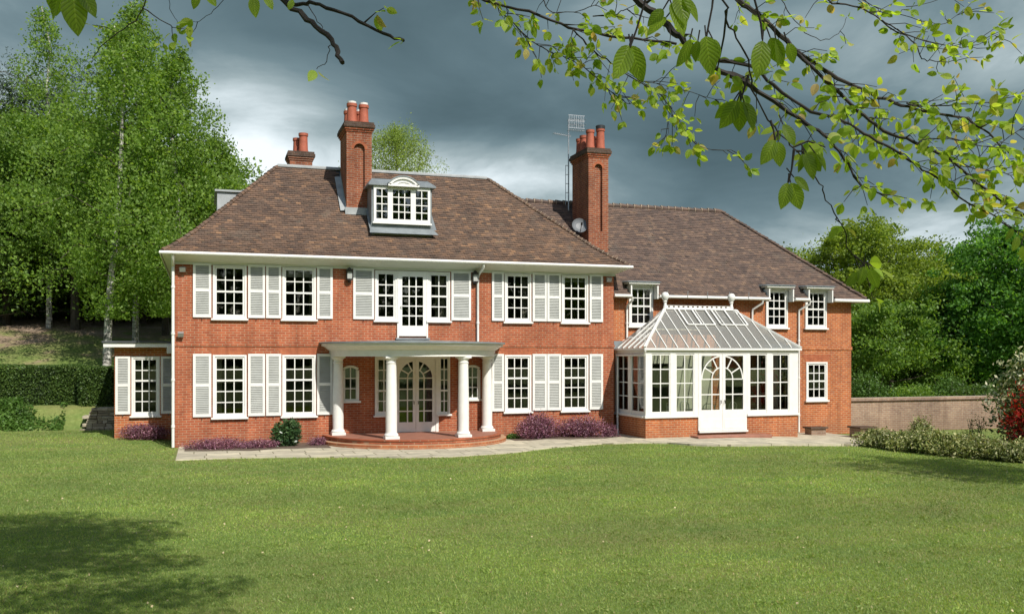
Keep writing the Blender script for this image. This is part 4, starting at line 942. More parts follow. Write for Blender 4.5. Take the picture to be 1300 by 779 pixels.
chair(18.3, -1.15, R(-80), 'white metal chair at the right of the garden room table'); chair(17.2, -.35, R(10), 'white metal chair on the far side of the garden room table')
o = empty('round_table', (17.2, -1.05, .18)); tag(o, 'round white table in the middle of the garden room', 'table')
mb = MB(); mb.lathe([(.48, .70), (.5, .72), (.48, .74)], 0, 0, 28); mb.build('tabletop', MAT['white'], o)
mb = MB(); mb.lathe([(.25, 0), (.22, .03), (.04, .08), (.035, .69)], 0, 0, 14); mb.build('pedestal', MAT['white'], o)
o = empty('pendant_lamp', (18.0, -1.2, 2.0)); tag(o, 'wrought pendant lamp hanging behind the right garden door', 'lamp')
mb = MB(); mb.tube([(0, 0, .35), (0, 0, 2.2)], .006, 5); mb.build('chain', MAT['louvre'], o)
mb = MB()
for k in range(6):
    t = k * math.pi / 3; c_, s_ = math.cos(t), math.sin(t)
    mb.tube([(0, 0, .35), (.1 * c_, .1 * s_, .12), (.2 * c_, .2 * s_, .02), (.27 * c_, .27 * s_, .12), (.22 * c_, .22 * s_, .2)], .011, 6)
mb.tube([(.2 * math.cos(t), .2 * math.sin(t), .06) for t in np.linspace(0, 2 * math.pi, 20)], .01, 5); mb.build('lamp_arms', MAT['white'], o)
def leafcurve(nleaf, Lmin, Lmax, wdt, droop, z0=0):
    mb = MB()
    for i in range(nleaf):
        t = random.uniform(0, 2 * math.pi); L_ = random.uniform(Lmin, Lmax); el = random.uniform(.5, 1.3); d = Vector((math.cos(t), math.sin(t), 0)); s_ = Vector((-d.y, d.x, 0)); pr = None
        for k in range(6):
            f = k / 5; p = d * (L_ * f * math.cos(el)) + Vector((0, 0, z0 + L_ * (f * math.sin(el) - droop * f * f))); w_ = wdt * math.sin(math.pi * (.1 + .9 * f)) + .004
            q = (p - s_ * w_, p + Vector((0, 0, -.2 * w_)), p + s_ * w_)
            if pr: mb.poly([pr[0], pr[1], q[1], q[0]]); mb.poly([pr[1], pr[2], q[2], q[1]])
            pr = q
    return mb
o = empty('potted_plant', (19.75, -1.3, .18)); tag(o, 'leafy palm in a white pot behind the far right garden room window', 'plant')
mb = MB(); mb.lathe([(.13, 0), (.17, .28), (.19, .30), (.19, .34), (.16, .34), (.15, .3)], 0, 0, 18); mb.build('pot', MAT['white'], o, smooth=True)
mb = MB(); mb.tube([(0, 0, .3), (.02, 0, .8)], .02, 6); mb.build('stem', MAT['bark'], o)
leafcurve(46, .5, .95, .045, .5, .6).build('foliage', MAT['coverleaf'], o)
# ---------------------------------------------------------------- low walls on the patio
def pier(x, y, w_, d_, h, label, rz):
    z = float(H(x, y)); o = empty('brick_pier', (x, y, z), rz); tag(o, label, 'brick pier', 'low brick piers at the right end of the patio')
    MB().box(-w_ / 2, w_ / 2, -d_ / 2, d_ / 2, -.2, h).build('brickwork', MAT['brick_garden'], o)
    MB().box(-w_ / 2 - .06, w_ / 2 + .06, -d_ / 2 - .06, d_ / 2 + .06, h + .001, h + .06).build('coping_tile', MAT['soot'], o)
pier(22.2, -.75, .62, .4, .30, 'low brick pier with a tile top in front of the wing wall', 0)
pier(23.35, -1.9, .62, .6, .40, 'low brick pier with a tile top beside the variegated shrubs', 0)
# ---------------------------------------------------------------- garden wall on the right
o = empty('garden_wall', (24.63, .6, -.22)); tag(o, 'long weathered brick garden wall with a tile coping right of the house', 'wall')
mb = MB(); mb.box(0, 20, 0, .33, -.5, 1.20); b_ = mb.build('brickwork', MAT['brick_garden'], o)
mb = MB(); mb.box(-.0, 20, -.05, .38, 1.201, 1.235); mb.cur = 1; mb.box(0, 20, -.02, .35, 1.236, 1.35); mb.build('coping', [MAT['soot'], MAT['brick_garden']], o, bevel=.01)
# rubble retaining wall
o = empty('stone_retaining_wall', (-1.6, 6.45, .1)); tag(o, 'dry stone retaining wall beside the annex', 'wall')
mb = MB(); z = 0
for j in range(9):
    h = random.uniform(.07, .12); x = 0
    while x > -1.55 + .03 * j:
        w_ = random.uniform(.15, .45); y = random.uniform(-.04, .04) + j * .018
        mb.box(x - w_ + .012, x, y - .35, y + .5, z + .008, z + h + random.uniform(-.01, .012)); x -= w_
    z += h
o2 = mb.build('stonework', MAT['rubble'], o, bevel=.015)
mb = MB(); mb.box(-1.4, -.1, .06, .5, -.1, .8); mb.build('core', MAT['soil'], o)
# ---------------------------------------------------------------- vegetation
def blobpts(n, c, r, shell=.55, flat=None):
    d = unit(rng.normal(size=(n, 3))); q = rng.uniform(0, 1, (n, 1)) ** (shell)
    P = d * q * np.array(r)
    if flat is not None: P[:, 2] = np.maximum(P[:, 2], flat)
    return P + np.array(c)
def bush(name, x, y, rx, ry, h, n, size, leaf, label, cat='shrub', group=None, lumps=9, aspect=.55, spiky=0, stems=True, parts=True, blk=None):
    z = float(H(x, y)); o = empty(name, (x, y, z)); tag(o, label, cat, group)
    pts = []
    for k in range(lumps):
        a_ = random.uniform(0, 2 * math.pi); q = random.uniform(0, .62); lx, ly = rx * q * math.cos(a_), ry * q * math.sin(a_)
        hh = h * random.uniform(.7, 1.0) * (1 - .45 * q); m = int(n / lumps); p = blobpts(m, (lx, ly, hh * .52), (rx * .5, ry * .5, hh * .52), .35); pts.append(p)
    P = np.concatenate(pts); P[:, 2] = np.abs(P[:, 2]) + .02
    if spiky: P += rng.normal(size=P.shape) * spiky
    P[:, 2] = np.abs(P[:, 2])
    V, F = leafquads(P, size, aspect); npmesh('foliage', V, F, leaf, o)
    mb = MB()
    for k in range(7):
        a_ = random.uniform(0, 6.28); q = random.uniform(.2, .7); mb.tube([(0, 0, -.1), (rx * q * .5 * math.cos(a_), ry * q * .5 * math.sin(a_), h * .35), (rx * q * math.cos(a_), ry * q * math.sin(a_), h * .8)], [.02, .014, .005], 5)
    mb.build('stems', MAT['bark'], o)
    return o
gH = 'purple heathers along the foot of the house'
bush('heather', 1.25, -.95, 1.25, .6, .36, 5200, .055, MAT['purpleleaf'], 'long low purple heather on the bed near the left corner', 'shrub', gH, 10, .35, .04)
bush('heather', 2.5, -1.1, .95, .5, .28, 4200, .055, MAT['purpleleaf'], 'flat purple heather left of the dark glossy shrub', 'shrub', gH, 9, .35, .04)
bush('heather', 4.2, -.8, .42, .35, .26, 1800, .055, MAT['purpleleaf'], 'small purple heather between glossy shrub and porch step', 'shrub', gH, 6, .35, .04)
bush('heather', 11.5, -.62, 1.05, .52, .98, 9500, .065, MAT['purpleleaf'], 'tall pink-tinged heather under the window right of the porch', 'shrub', gH, 12, .35, .06)
bush('heather', 12.95, -.62, 1.2, .5, .80, 9500, .065, MAT['purpleleaf'], 'broad purple heather under the last ground-floor window', 'shrub', gH, 12, .35, .06)
bush('heather', 14.0, -.8, .42, .32, .40, 1300, .055, MAT['purpleleaf'], 'small sparse heather at the corner by the garden room', 'shrub', gH, 5, .35, .05)
bush('heather', -1.05, 2.12, 1.0, .42, .58, 5200, .06, MAT['purpleleaf'], 'purple heather growing against the left annex', 'shrub', gH, 11, .35, .05)
bush('evergreen_shrub', 3.32, -.85, .56, .48, 1.08, 4200, .10, MAT['shrubleaf'], 'rounded dark glossy evergreen shrub below the second window', 'shrub', None, 14, .5, .02)
bush('green_shrub', 10.6, -.6, .4, .3, .22, 1500, .05, MAT['coverleaf'], 'small bright green plant right of the porch step', 'shrub', None, 5)
# variegated shrubs along the right edge of the lawn
gE = 'variegated shrubs along the right edge of the lawn'
eu = [((1118, 30.6), 1.0, .70, 'first variegated shrub of the row, nearest the patio'), ((1150, 29.6), 1.05, .72, 'second variegated shrub of the row, in front of the garden wall'), ((1185, 28.8), 1.15, .78, 'third variegated shrub of the row, lower than its neighbours'),
      ((1222, 28.2), 1.2, .78, 'fourth variegated shrub of the row, before the red shrub'), ((1258, 27.4), 1.2, .80, 'fifth variegated shrub of the row, at the foot of the red shrub'), ((1300, 26.6), 1.15, .70, 'last variegated shrub, at the right edge of the picture')]
for (p, rr, h, lb) in eu:
    x, y = at(*p); bush('variegated_shrub', x, y, rr, rr * .8, h, 5000, .085, MAT['eucream'], lb, 'shrub', gE, 14, .5, .03)
x, y = at(1170, 31.6); bush('pale_shrub', x, y, .6, .5, 1.05, 1800, .09, MAT['eucream'], 'taller loose pale shrub behind the variegated row', 'shrub', None, 7, .4, .07)
x, y = at(1238, 29.6); bush('thin_shrub', x, y, .4, .4, 1.3, 500, .07, MAT['darkleaf'], 'thin twiggy shrub beside the red shrub', 'shrub', None, 6, .4, .08)
x, y = at(1314, 27.6); bush('red_shrub', x, y, 1.2, 1.1, 2.5, 5200, .14, MAT['redleaf'], 'tall red-leaved shrub at the right edge', 'shrub', None, 22, .35, .16)
x, y = at(1340, 29.0); bush('flowering_shrub', x, y, 2.3, 1.7, 4.2, 20000, .15, MAT['blossom'], 'tall shrub with cream blossom above the red shrub', 'shrub', None, 30, .5, .14)
# hedges
def hedge(x0, x1, y0, y1, z0, z1, label, n, grp=None):
    o = empty('clipped_hedge', ((x0 + x1) / 2, (y0 + y1) / 2, z0)); tag(o, label, 'hedge', grp); a, b, c = (x1 - x0) / 2, (y1 - y0) / 2, z1 - z0
    P = []
    m = int(n * .55); p = np.stack([rng.uniform(-a, a, m), -b + rng.normal(0, .05, m), rng.uniform(0, c, m)], 1); P.append(p)
    m = int(n * .3); p = np.stack([rng.uniform(-a, a, m), rng.uniform(-b, b, m), c + rng.normal(0, .02, m)], 1); P.append(p)
    m = int(n * .15); p = np.stack([np.where(rng.uniform(size=m) < .5, -a, a) + rng.normal(0, .05, m), rng.uniform(-b, b, m), rng.uniform(0, c, m)], 1); P.append(p)
    P = np.concatenate(P); P[:, 1] += .06 * np.sin(P[:, 0] * 1.7) * (P[:, 1] < 0); P[:, 2] += .02 * np.sin(P[:, 0] * 2.3)
    V, F = leafquads(P, .075, .6); npmesh('foliage', V, F, MAT['hedgeleaf'], o)
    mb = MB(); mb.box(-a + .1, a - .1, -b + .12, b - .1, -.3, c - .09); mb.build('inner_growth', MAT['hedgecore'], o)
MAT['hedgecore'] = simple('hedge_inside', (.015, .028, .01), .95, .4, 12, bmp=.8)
hedge(-16, -3.55, 8.3, 9.6, .93, 2.40, 'long clipped green hedge on the terrace left of the house', 60000)
hedge(-3.5, -.6, 7.6, 9.0, .90, 2.36, 'shorter, forward block of clipped hedge beside the annex', 18000)
# bank plants
P = np.stack([rng.uniform(-7.5, -3.9, 9000), rng.uniform(6.3, 7.6, 9000), np.zeros(9000)], 1)
keep = (noise_ := np.sin(P[:, 0] * 3.1) + np.sin(P[:, 0] * 1.3 + P[:, 1] * 4) + rng.normal(0, .6, 9000)) > -.2 + .5 * (P[:, 0] > -5.4)
P = P[keep]; P[:, 2] = H(P[:, 0], P[:, 1]) + rng.uniform(.02, .26, len(P)) * np.where(P[:, 0] < -5.3, 1.3, .55)
V, F = leafquads(P, .11, .6); o = npmesh('ground_cover', V, F, MAT['coverleaf']); tag(o, 'leafy green ground cover on the bank at the left', 'ground cover', kind='stuff')
# lawn blades, thick near the viewer, thinner towards the house
def blades(n, zr, name):
    Zd = zr[0] * (zr[1] / zr[0]) ** rng.uniform(0, 1, n); px = rng.uniform(-40, 1340, n)
    Xc = (px - 650) / 1200 * Zd; x = CAM.x + Xc * CT + Zd * ST; y = CAM.y - Xc * ST + Zd * CT
    k = ~(((y > np.interp(x, [f[0] for f in front], [f[1] for f in front]) - .05) & (x > .05) & (x < 23.4)) | ((y > 2.5) & (x > -2)) | (y > .3) & (x > 0) | (y > 6.2))
    x, y = x[k], y[k]; n = len(x); z = H(x, y); h = rng.uniform(.012, .036, n) * (1 + .25 * (Zd[k] > 16)); wd = rng.uniform(.004, .008, n) * (Zd[k] / 12) ** .8
    a = rng.uniform(0, 2 * np.pi, n); dx, dy = np.cos(a) * wd, np.sin(a) * wd; lx, ly = rng.normal(0, .5, n) * h, rng.normal(0, .5, n) * h
    V = np.empty((n, 3, 3)); V[:, 0] = np.stack([x - dx, y - dy, z], 1); V[:, 1] = np.stack([x + dx, y + dy, z], 1); V[:, 2] = np.stack([x + lx, y + ly, z + h], 1)
    o = npmesh(name, V.reshape(-1, 3), np.arange(n * 3).reshape(n, 3), MAT['blade']); return tag(o, 'short mown grass of the wide front lawn', 'grass', kind='stuff')
blades(420000, (9.2, 34), 'grass')
# coarser tufts and weeds standing a little prouder than the mown grass
n = 260; Zd = 9.3 * (28 / 9.3) ** rng.uniform(0, 1, n); px = rng.uniform(-20, 1320, n); Xc = (px - 650) / 1200 * Zd
x = CAM.x + Xc * CT + Zd * ST; y = CAM.y - Xc * ST + Zd * CT; k = y < -5.8; x, y = x[k], y[k]; x = np.repeat(x, 45) + rng.normal(0, .07, len(x) * 45); y = np.repeat(y, 45) + rng.normal(0, .07, len(y) * 45)
V, F = leafquads(np.stack([x, y, H(x, y) + rng.uniform(.005, .045, len(x))], 1), .045, .3); tag(npmesh('weeds', V, F, MAT['blade']), 'darker tufts and clover patches in the lawn', 'weeds', kind='stuff')
n = 230; Zd = 9.5 * (26 / 9.5) ** rng.uniform(0, 1, n); px = rng.uniform(0, 1300, n); Xc = (px - 650) / 1200 * Zd
x = CAM.x + Xc * CT + Zd * ST; y = CAM.y - Xc * ST + Zd * CT; k = y < -5.6; x, y = x[k], y[k]
V, F = leafquads(np.stack([x, y, H(x, y) + .035], 1), .034, .8); MAT['daisy'] = simple('fallen_petal', (.5, .42, .24), .8, .4, 30)
tag(npmesh('fallen_leaves', V, F, MAT['daisy']), 'scattered pale fallen leaves and daisies on the lawn', 'fallen leaves', kind='stuff')
# ---- trees
def tree(name, px, Zd, top_py, rad, leaf, bark, label, group=None, nl=16000, size=.16, base_py=None, shape='oval', t0=.12, lean=(0, 0), limbs=26, trunk_r=.2, z_base=None, multi=1, aspect=.6, droop=.0, clump=.8, xy=None, cat='tree', ht=None, clear=.6):
    x, y = xy if xy else at(px, Zd); z = float(H(x, y)); zt = CAM.z + (451 - top_py) / 1200 * Zd if ht is None else z + ht; h = zt - z
    o = empty(name, (x, y, z)); tag(o, label, cat, group)
    mb = MB(); P = []
    def env(f):
        if shape == 'oval': return math.sin(math.pi * min(1, max(0, (f - t0) / (1 - t0)) * .86 + .14)) ** .6
        if shape == 'birch': return (min(1, (f - t0) / .22) ** .7) * (1 - max(0, (f - .30) / .70)) ** .75 + .06
        if shape == 'dome': return math.sqrt(max(0, 1 - ((f - .42) / .60) ** 2))
        if shape == 'flat': return .35 + .65 * sm(.5, .85, f)
        return 1
    for s_ in range(multi):
        off_ = Vector((random.uniform(-1, 1), random.uniform(-1, 1), 0)) * (.35 * (multi > 1)) * rad * .5
        tp = [Vector((0, 0, -.3)) + off_ * .1]; n = 8
        for i in range(1, n + 1):
            f = i / n; tp.append(Vector((lean[0] * f * h, lean[1] * f * h, f * h * .96)) + off_ * f * 2 + Vector((random.gauss(0, .012 * h * f), random.gauss(0, .012 * h * f), 0)))
        mb.cur = 0; mb.tube(tp, [trunk_r * (1 - .88 * i / n) + .015 for i in range(n + 1)], 8)
        def tpos(f):
            k = f * n; i = min(n - 1, int(k)); return tp[i].lerp(tp[i + 1], k - i)
        for k in range(limbs):
            f = t0 + (1 - t0) * ((k + random.random()) / limbs) ** .9; f = min(f, .985)
            a_ = k * 2.399 + random.uniform(-.4, .4); Lr = rad * env(f) * random.uniform(.65, 1.12); p0 = tpos(f)
            up_ = .35 + .5 * f if shape != 'flat' else .25
            d = Vector((math.cos(a_), math.sin(a_), 0)); pts_ = [p0]
            for q in (.35, .7, 1.0):
                pts_.append(p0 + d * Lr * q + Vector((0, 0, Lr * (up_ * q - (droop + .25) * q * q))) + Vector((random.gauss(0, .06), random.gauss(0, .06), random.gauss(0, .06))) * Lr)
            r0 = max(.018, trunk_r * .24 * (1 - f * .6)); mb.cur = 1; mb.tube(pts_, [r0, r0 * .7, r0 * .42, .012], 5, caps=False)
            ns = max(4, int(5 + Lr * 2.8)); m = max(2, int(nl / (limbs * multi) / (ns + 1) * (.45 + Lr / rad)))
            for j in range(ns):
                q = .25 + .8 * (j + random.random()) / ns; qi = min(1, q); kk = qi * 3; i = min(2, int(kk)); c = pts_[i].lerp(pts_[i + 1], kk - i)
                sd_ = Vector((random.gauss(0, 1), random.gauss(0, 1), random.gauss(0, .6))) * Lr * .2; c = c + sd_
                s3 = clump * (.36 + .09 * Lr) * random.uniform(.7, 1.4); P.append(np.array(c) + rng.normal(size=(m, 3)) * np.array([s3, s3, s3 * .55 + droop * .5]) * .62 - np.array([0, 0, 1]) * np.abs(rng.normal(size=(m, 1))) * droop * 1.2)
    mb.build('trunk', [bark, MAT['bark']], o, smooth=True)
    P = np.concatenate(P); P = P[P[:, 2] > clear]; V, F = leafquads(P, size, aspect, down=droop); npmesh('crown', V, F, leaf, o)
    return o
gB = 'birches on the slope left of the house'; gW = 'dark woodland trees at the left'; gR = 'trees beyond the garden wall'
bl, wl_, bb, dk, ba = MAT['birchleaf'], MAT['woodleaf'], MAT['birchbark'], MAT['darkleaf'], MAT['bark']
tree('birch_tree', 135, 42, 12, 4.4, bl, bb, 'tall white-stemmed birch, tallest crown left of the house', gB, 33000, .15, t0=.15, shape='birch', limbs=44, trunk_r=.17, lean=(.045, 0), droop=.3, clump=.75, clear=2.2)
tree('birch_tree', 172, 47, -14, 4.2, bl, bb, 'slender birch rising out of the top of the picture', gB, 25000, .15, t0=.2, shape='birch', limbs=40, trunk_r=.15, droop=.3, clump=.75, clear=2.2)
tree('birch_tree', 222, 44, 48, 4.0, bl, bb, 'birch with a pointed crown nearest the house roof', gB, 31000, .15, t0=.14, shape='birch', limbs=40, trunk_r=.14, droop=.3, clump=.75, clear=2.2)
tree('birch_tree', 62, 50, -6, 3.4, bl, bb, 'thin pale birch with see-through top at the far left', gB, 12500, .15, t0=.28, shape='birch', limbs=36, trunk_r=.14, droop=.3, clump=.62, clear=2.2)
tree('birch_tree', 270, 46, 165, 3.4, bl, bb, 'smaller birch reaching over the left eaves', gB, 24000, .15, t0=.2, shape='birch', limbs=28, trunk_r=.16, droop=.3, clump=.75, clear=2.2)
tree('broadleaf_tree', 96, 50, 160, 5.6, wl_, ba, 'dark-stemmed broadleaf tree in front of the wood', gB, 42000, .17, t0=.22, shape='oval', limbs=34, trunk_r=.24, clear=1.3)
tree('broadleaf_tree', 8, 51, 185, 5.4, wl_, ba, 'bushy green tree at the left edge of the picture', gB, 36000, .17, t0=.15, shape='oval', limbs=32, trunk_r=.22, clear=1.3)
tree('broadleaf_tree', 210, 50, 240, 4.6, wl_, ba, 'low bushy tree just above the annex roof', gB, 32000, .17, t0=.22, shape='oval', limbs=26, trunk_r=.18, clear=1.3)
tree('broadleaf_tree', 150, 55, 200, 5.2, wl_, ba, 'broadleaf tree behind the white birch stem', gB, 34000, .18, t0=.12, shape='oval', limbs=30, trunk_r=.2, clear=2.2)
tree('pine_tree', 34, 58, 84, 4.6, MAT['pineleaf'], ba, 'dark flat-topped pine behind the birches', None, 15000, .22, t0=.6, shape='flat', limbs=22, trunk_r=.3, aspect=.2)
for i, (px, Zd, tp_, rd) in enumerate([(-60, 56, 120, 6), (-10, 66, 210, 6.5), (60, 64, 220, 6.5), (120, 66, 190, 6.5), (180, 64, 215, 6), (235, 66, 225, 6), (290, 70, 262, 6), (30, 54, 300, 5), (110, 56, 320, 4.5), (180, 55, 320, 4.5), (240, 58, 300, 4.5), (-50, 50, 260, 5)]):
    nm = ['left of the frame edge', 'behind the bushy tree at the left edge', 'under the flat-topped pine', 'behind the dark-stemmed tree', 'between the two tall birches', 'behind the birch nearest the roof', 'partly hidden by the left roof hip', 'low in the shade at the far left', 'low in the shade behind the dark stem', 'low behind the white birch stem', 'low behind the annex', 'at the very left edge'][i]
    tree('woodland_tree', px, Zd, tp_, rd, dk, ba, 'dark woodland tree ' + nm, gW, 16000, .26, t0=.02 if i > 6 else .08, shape='dome', limbs=26, trunk_r=.25, clump=1.0)
tree('weeping_tree', 507, 70, 154, 2.9, MAT['willowleaf'], ba, 'feathery bright green tree showing above the main ridge', None, 17000, .15, t0=.66, shape='oval', limbs=46, trunk_r=.18, droop=.35, clump=.6, aspect=.4, clear=9)
ol, cl = MAT['oakleaf'], MAT['chestleaf']
tree('oak_tree', 1092, 62, 296, 4.7, ol, ba, 'large yellow-green oak right of the wing roof', gR, 52000, .19, t0=.1, shape='dome', limbs=46, trunk_r=.32, clump=.85)
tree('oak_tree', 1165, 70, 338, 4.6, ol, ba, 'second oak in the dip between the tall trees', gR, 34000, .2, t0=.1, shape='dome', limbs=38, trunk_r=.3, clump=.85)
tree('oak_tree', 1215, 74, 338, 4.6, ol, ba, 'bright oak behind the chestnut', gR, 30000, .2, t0=.1, shape='dome', limbs=34, trunk_r=.3, clump=.85)
tree('chestnut_tree', 1238, 58, 372, 3.8, cl, ba, 'deep green chestnut over the garden wall', gR, 30000, .21, t0=.08, shape='dome', limbs=34, trunk_r=.3, clump=.8)
tree('chestnut_tree', 1305, 56, 302, 4.6, cl, ba, 'tallest deep green chestnut at the right edge', gR, 46000, .21, t0=.08, shape='dome', limbs=44, trunk_r=.34, clump=.85)
tree('woodland_tree', 1180, 60, 400, 3.6, dk, ba, 'dark low tree behind the middle of the garden wall', gR, 22000, .2, t0=.03, shape='dome', limbs=26, trunk_r=.2)
tree('woodland_tree', 1052, 72, 345, 3.0, ol, ba, 'loose green tree touching the wing roof', gR, 14000, .2, t0=.1, shape='dome', limbs=28, trunk_r=.2)
tree('woodland_tree', 1130, 56, 400, 3.4, MAT['woodleaf'], ba, 'green tree standing low behind the wall end', gR, 24000, .19, t0=.03, shape='dome', limbs=26, trunk_r=.2)
for i, px in enumerate((1075, 1135, 1195, 1255, 1320)):
    tree('woodland_tree', px, 84, 385, 5.5, dk, ba, 'far dark tree deep in the wood, %s' % ['by the wing corner', 'behind the yellow-green oak', 'behind the middle of the wall', 'behind the chestnuts', 'at the right edge'][i], gR, 11000, .3, t0=.02, shape='dome', limbs=24, trunk_r=.2, clump=1.1)
for (px, Zd, rr, h, lb, lf) in ((1098, 44, 1.5, 2.6, 'bright green bush behind the wall beside the wing', 'coverleaf'), (1202, 46, 1.5, 2.3, 'bright green bush peeping over the middle of the wall', 'coverleaf'), (1165, 45, 1.8, 1.75, 'low green bush behind the wall', 'woodleaf'), (1245, 44, 2.2, 1.9, 'dark green bush behind the wall near the red shrub', 'darkleaf')):
    x, y = at(px, Zd); bush('wall_bush', x, y, rr, rr, h, 7000, .13, MAT[lf], lb, 'bush', 'bushes behind the garden wall', 10, .45, .08)
for i, (px, Zd) in enumerate(((20, 62), (75, 63), (140, 62), (200, 61))):
    x, y = at(px, Zd); bush('undergrowth_bush', x, y, 2.4, 1.8, 2.4, 5000, .2, dk, 'dark undergrowth bush %s' % ['at the far left of the slope', 'below the pine', 'behind the white birch stem', 'behind the annex roof'][i], 'bush', 'bushes at the edge of the left wood', 9, .6, .1)
# ---------------------------------------------------------------- beech above the viewer
beech = empty('beech_tree', (*at(1250, -3.0), 0)); tag(beech, 'overhanging beech with dark twigs and fresh green leaves in the foreground', 'tree')
bx, by = beech.location.x, beech.location.y
INV = Vector((-bx, -by, 0))
mb = MB(); mb.tube([(0, 0, -.3), (.05, 0, 2), (-.1, .2, 6), (.1, .1, 11)], [.42, .34, .28, .12], 14)
for tgt in ((-1.5, 3.5, 9.0), (-3.5, 5.5, 9.6), (1.5, 4, 8), (-5, 1, 9.5), (2, -3, 10), (-2, -3, 11)): mb.tube([(-.05, .1, 4.5), (tgt[0] * .4, tgt[1] * .4, tgt[2] * .75), tgt], [.16, .1, .03], 8)
mb.build('trunk', MAT['bark'], beech, smooth=True)
UVS = {}
def beechleaf(VV, FF, p, d, n, L_, wd=.62, curl=.15):     # ovate leaf, two halves folded on the midrib
    d = d.normalized(); s_ = d.cross(n).normalized(); n = s_.cross(d); k = len(VV); prof = ((0, 0), (.07, .42), (.18, .76), (.34, .97), (.5, 1.0), (.66, .86), (.82, .55), (.93, .24), (1, 0)); N_ = len(prof) - 2
    for f, w_ in prof:
        q = p + d * (L_ * f) - n * (curl * L_ * f * f)
        if w_ == 0: VV.append(tuple(q))
        else:
            ww = w_ * wd * L_ * .5
            VV += [tuple(q + s_ * ww + n * ww * .22), tuple(q), tuple(q - s_ * ww + n * ww * .22)]
    UVS[id(VV)] = UVS.get(id(VV), []) + [(0, 0, 0)] + [q_ for f, w_ in prof[1:-1] for q_ in ((f, 1, 0), (f, 0, 0), (f, -1, 0))] + [(1, 0, 0)]
    b = k + 1
    FF += [(k, b, b + 1), (k, b + 1, b + 2)]
    for i in range(N_ - 1):
        c = b + 3 * i; FF += [(c, c + 3, c + 4, c + 1), (c + 1, c + 4, c + 5, c + 2)]
    c = b + 3 * (N_ - 1); t = k + 1 + 3 * N_; FF += [(c, t, c + 1), (c + 1, t, c + 2)]
def spray(name, lines, seed, Lf=.052, dens=1.0, leafm='beechleaf', twig_every=.17, drop=1.0):
    """one limb: traced twigs as tubes, side twigs, and leaf clusters on them"""
    rnd = random.Random(seed); tw = MB(); VV, FF = [], []
    def cluster(p, k, d0):
        for _ in range(k):
            d = (d0 * .7 + Vector((rnd.gauss(0, .75), rnd.gauss(0, .75), rnd.gauss(-.35 * drop, .55)))); n = Vector((rnd.gauss(0, .8), rnd.gauss(-.3, .8), rnd.gauss(.5, .7)))
            if d.length < .1 or d.cross(n).length < .05: continue
            st = p + d.normalized() * .012; beechleaf(VV, FF, st, d, n, Lf * rnd.uniform(.55, 1.35))
    for (pts, r0, r1, ld) in lines:
        q = [at3(*p) + INV for p in pts]; m = []
        for i in range(len(q) - 1):                         # smooth and wobble
            for k in range(4):
                t = k / 4; a0 = q[max(i - 1, 0)]; a1 = q[i]; a2 = q[i + 1]; a3 = q[min(i + 2, len(q) - 1)]
                v = .5 * ((2 * a1) + (a2 - a0) * t + (2 * a0 - 5 * a1 + 4 * a2 - a3) * t * t + (3 * a1 - a0 - 3 * a2 + a3) * t ** 3)
                m.append(v + Vector((rnd.gauss(0, 1), rnd.gauss(0, 1), rnd.gauss(0, 1))) * .0035)
        m.append(q[-1]); n = len(m)
        tw.tube(m, [(r0 + (r1 - r0) * i / (n - 1)) * (.66 + .06 * math.sin(i * 1.7)) for i in range(n)], 6)
        ln = sum((m[i + 1] - m[i]).length for i in range(n - 1)); cnt = int(ln / twig_every * dens * ld * 3.0) if ld else 0
        for c in range(cnt):
            f = (c + rnd.random()) / cnt; i = min(n - 2, int(f * (n - 1))); p = m[i].lerp(m[i + 1], rnd.random()); d = (m[i + 1] - m[i]).normalized()
            sdir = (d * .6 + Vector((rnd.gauss(0, .6), rnd.gauss(0, .6), rnd.gauss(-.1, .5)))).normalized(); tl = rnd.uniform(.03, .20)
            e = p + sdir * tl; mid = p.lerp(e, .5) + Vector((rnd.gauss(0, .008), rnd.gauss(0, .008), rnd.gauss(.008, .008)))
            tw.tube([p, mid, e], [max(.0022, r1 * .5), .002, .0014], 4, caps=False)
            cluster(e, rnd.choice((2, 3, 4, 5)), sdir)
            if rnd.random() < .6: cluster(mid, rnd.choice((1, 2, 3)), sdir)
        if ld: cluster(m[-1], 3, (m[-1] - m[-2]).normalized())
    b = tw.build(name, MAT['twig'], beech, smooth=True); UVS.clear()
    if VV:
        me = bpy.data.meshes.new('leaves'); me.from_pydata(VV, [], FF); me.materials.append(MAT[leafm]); me.update(); link(bpy.data.objects.new('leaves', me), b)
    return b
def PL(z0, z1, *p): n = len(p); return [(a, b, z0 + (z1 - z0) * i / (n - 1)) for i, (a, b) in enumerate(p)]
spray('branch', [
    (PL(4.6, 4.4, (760, -60), (805, -4), (830, 16), (851, 38), (868, 50), (887, 68), (909, 88), (950, 104)), .030, .020, .35),
    (PL(4.4, 4.2, (906, 88), (941, 103), (982, 129), (1023, 156), (1052, 177), (1077, 209), (1093, 234), (1126, 248)), .020, .004, 1),
    (PL(4.4, 4.6, (905, 78), (953, 84), (982, 109), (1031, 142), (1072, 154), (1105, 174), (1134, 191), (1163, 209), (1196, 230), (1224, 255), (1257, 271), (1282, 289), (1310, 312)), .013, .004, 1.1),
    (PL(4.4, 4.3, (900, 86), (912, 76), (953, 84)), .012, .012, 0)], 3, dens=1.25)
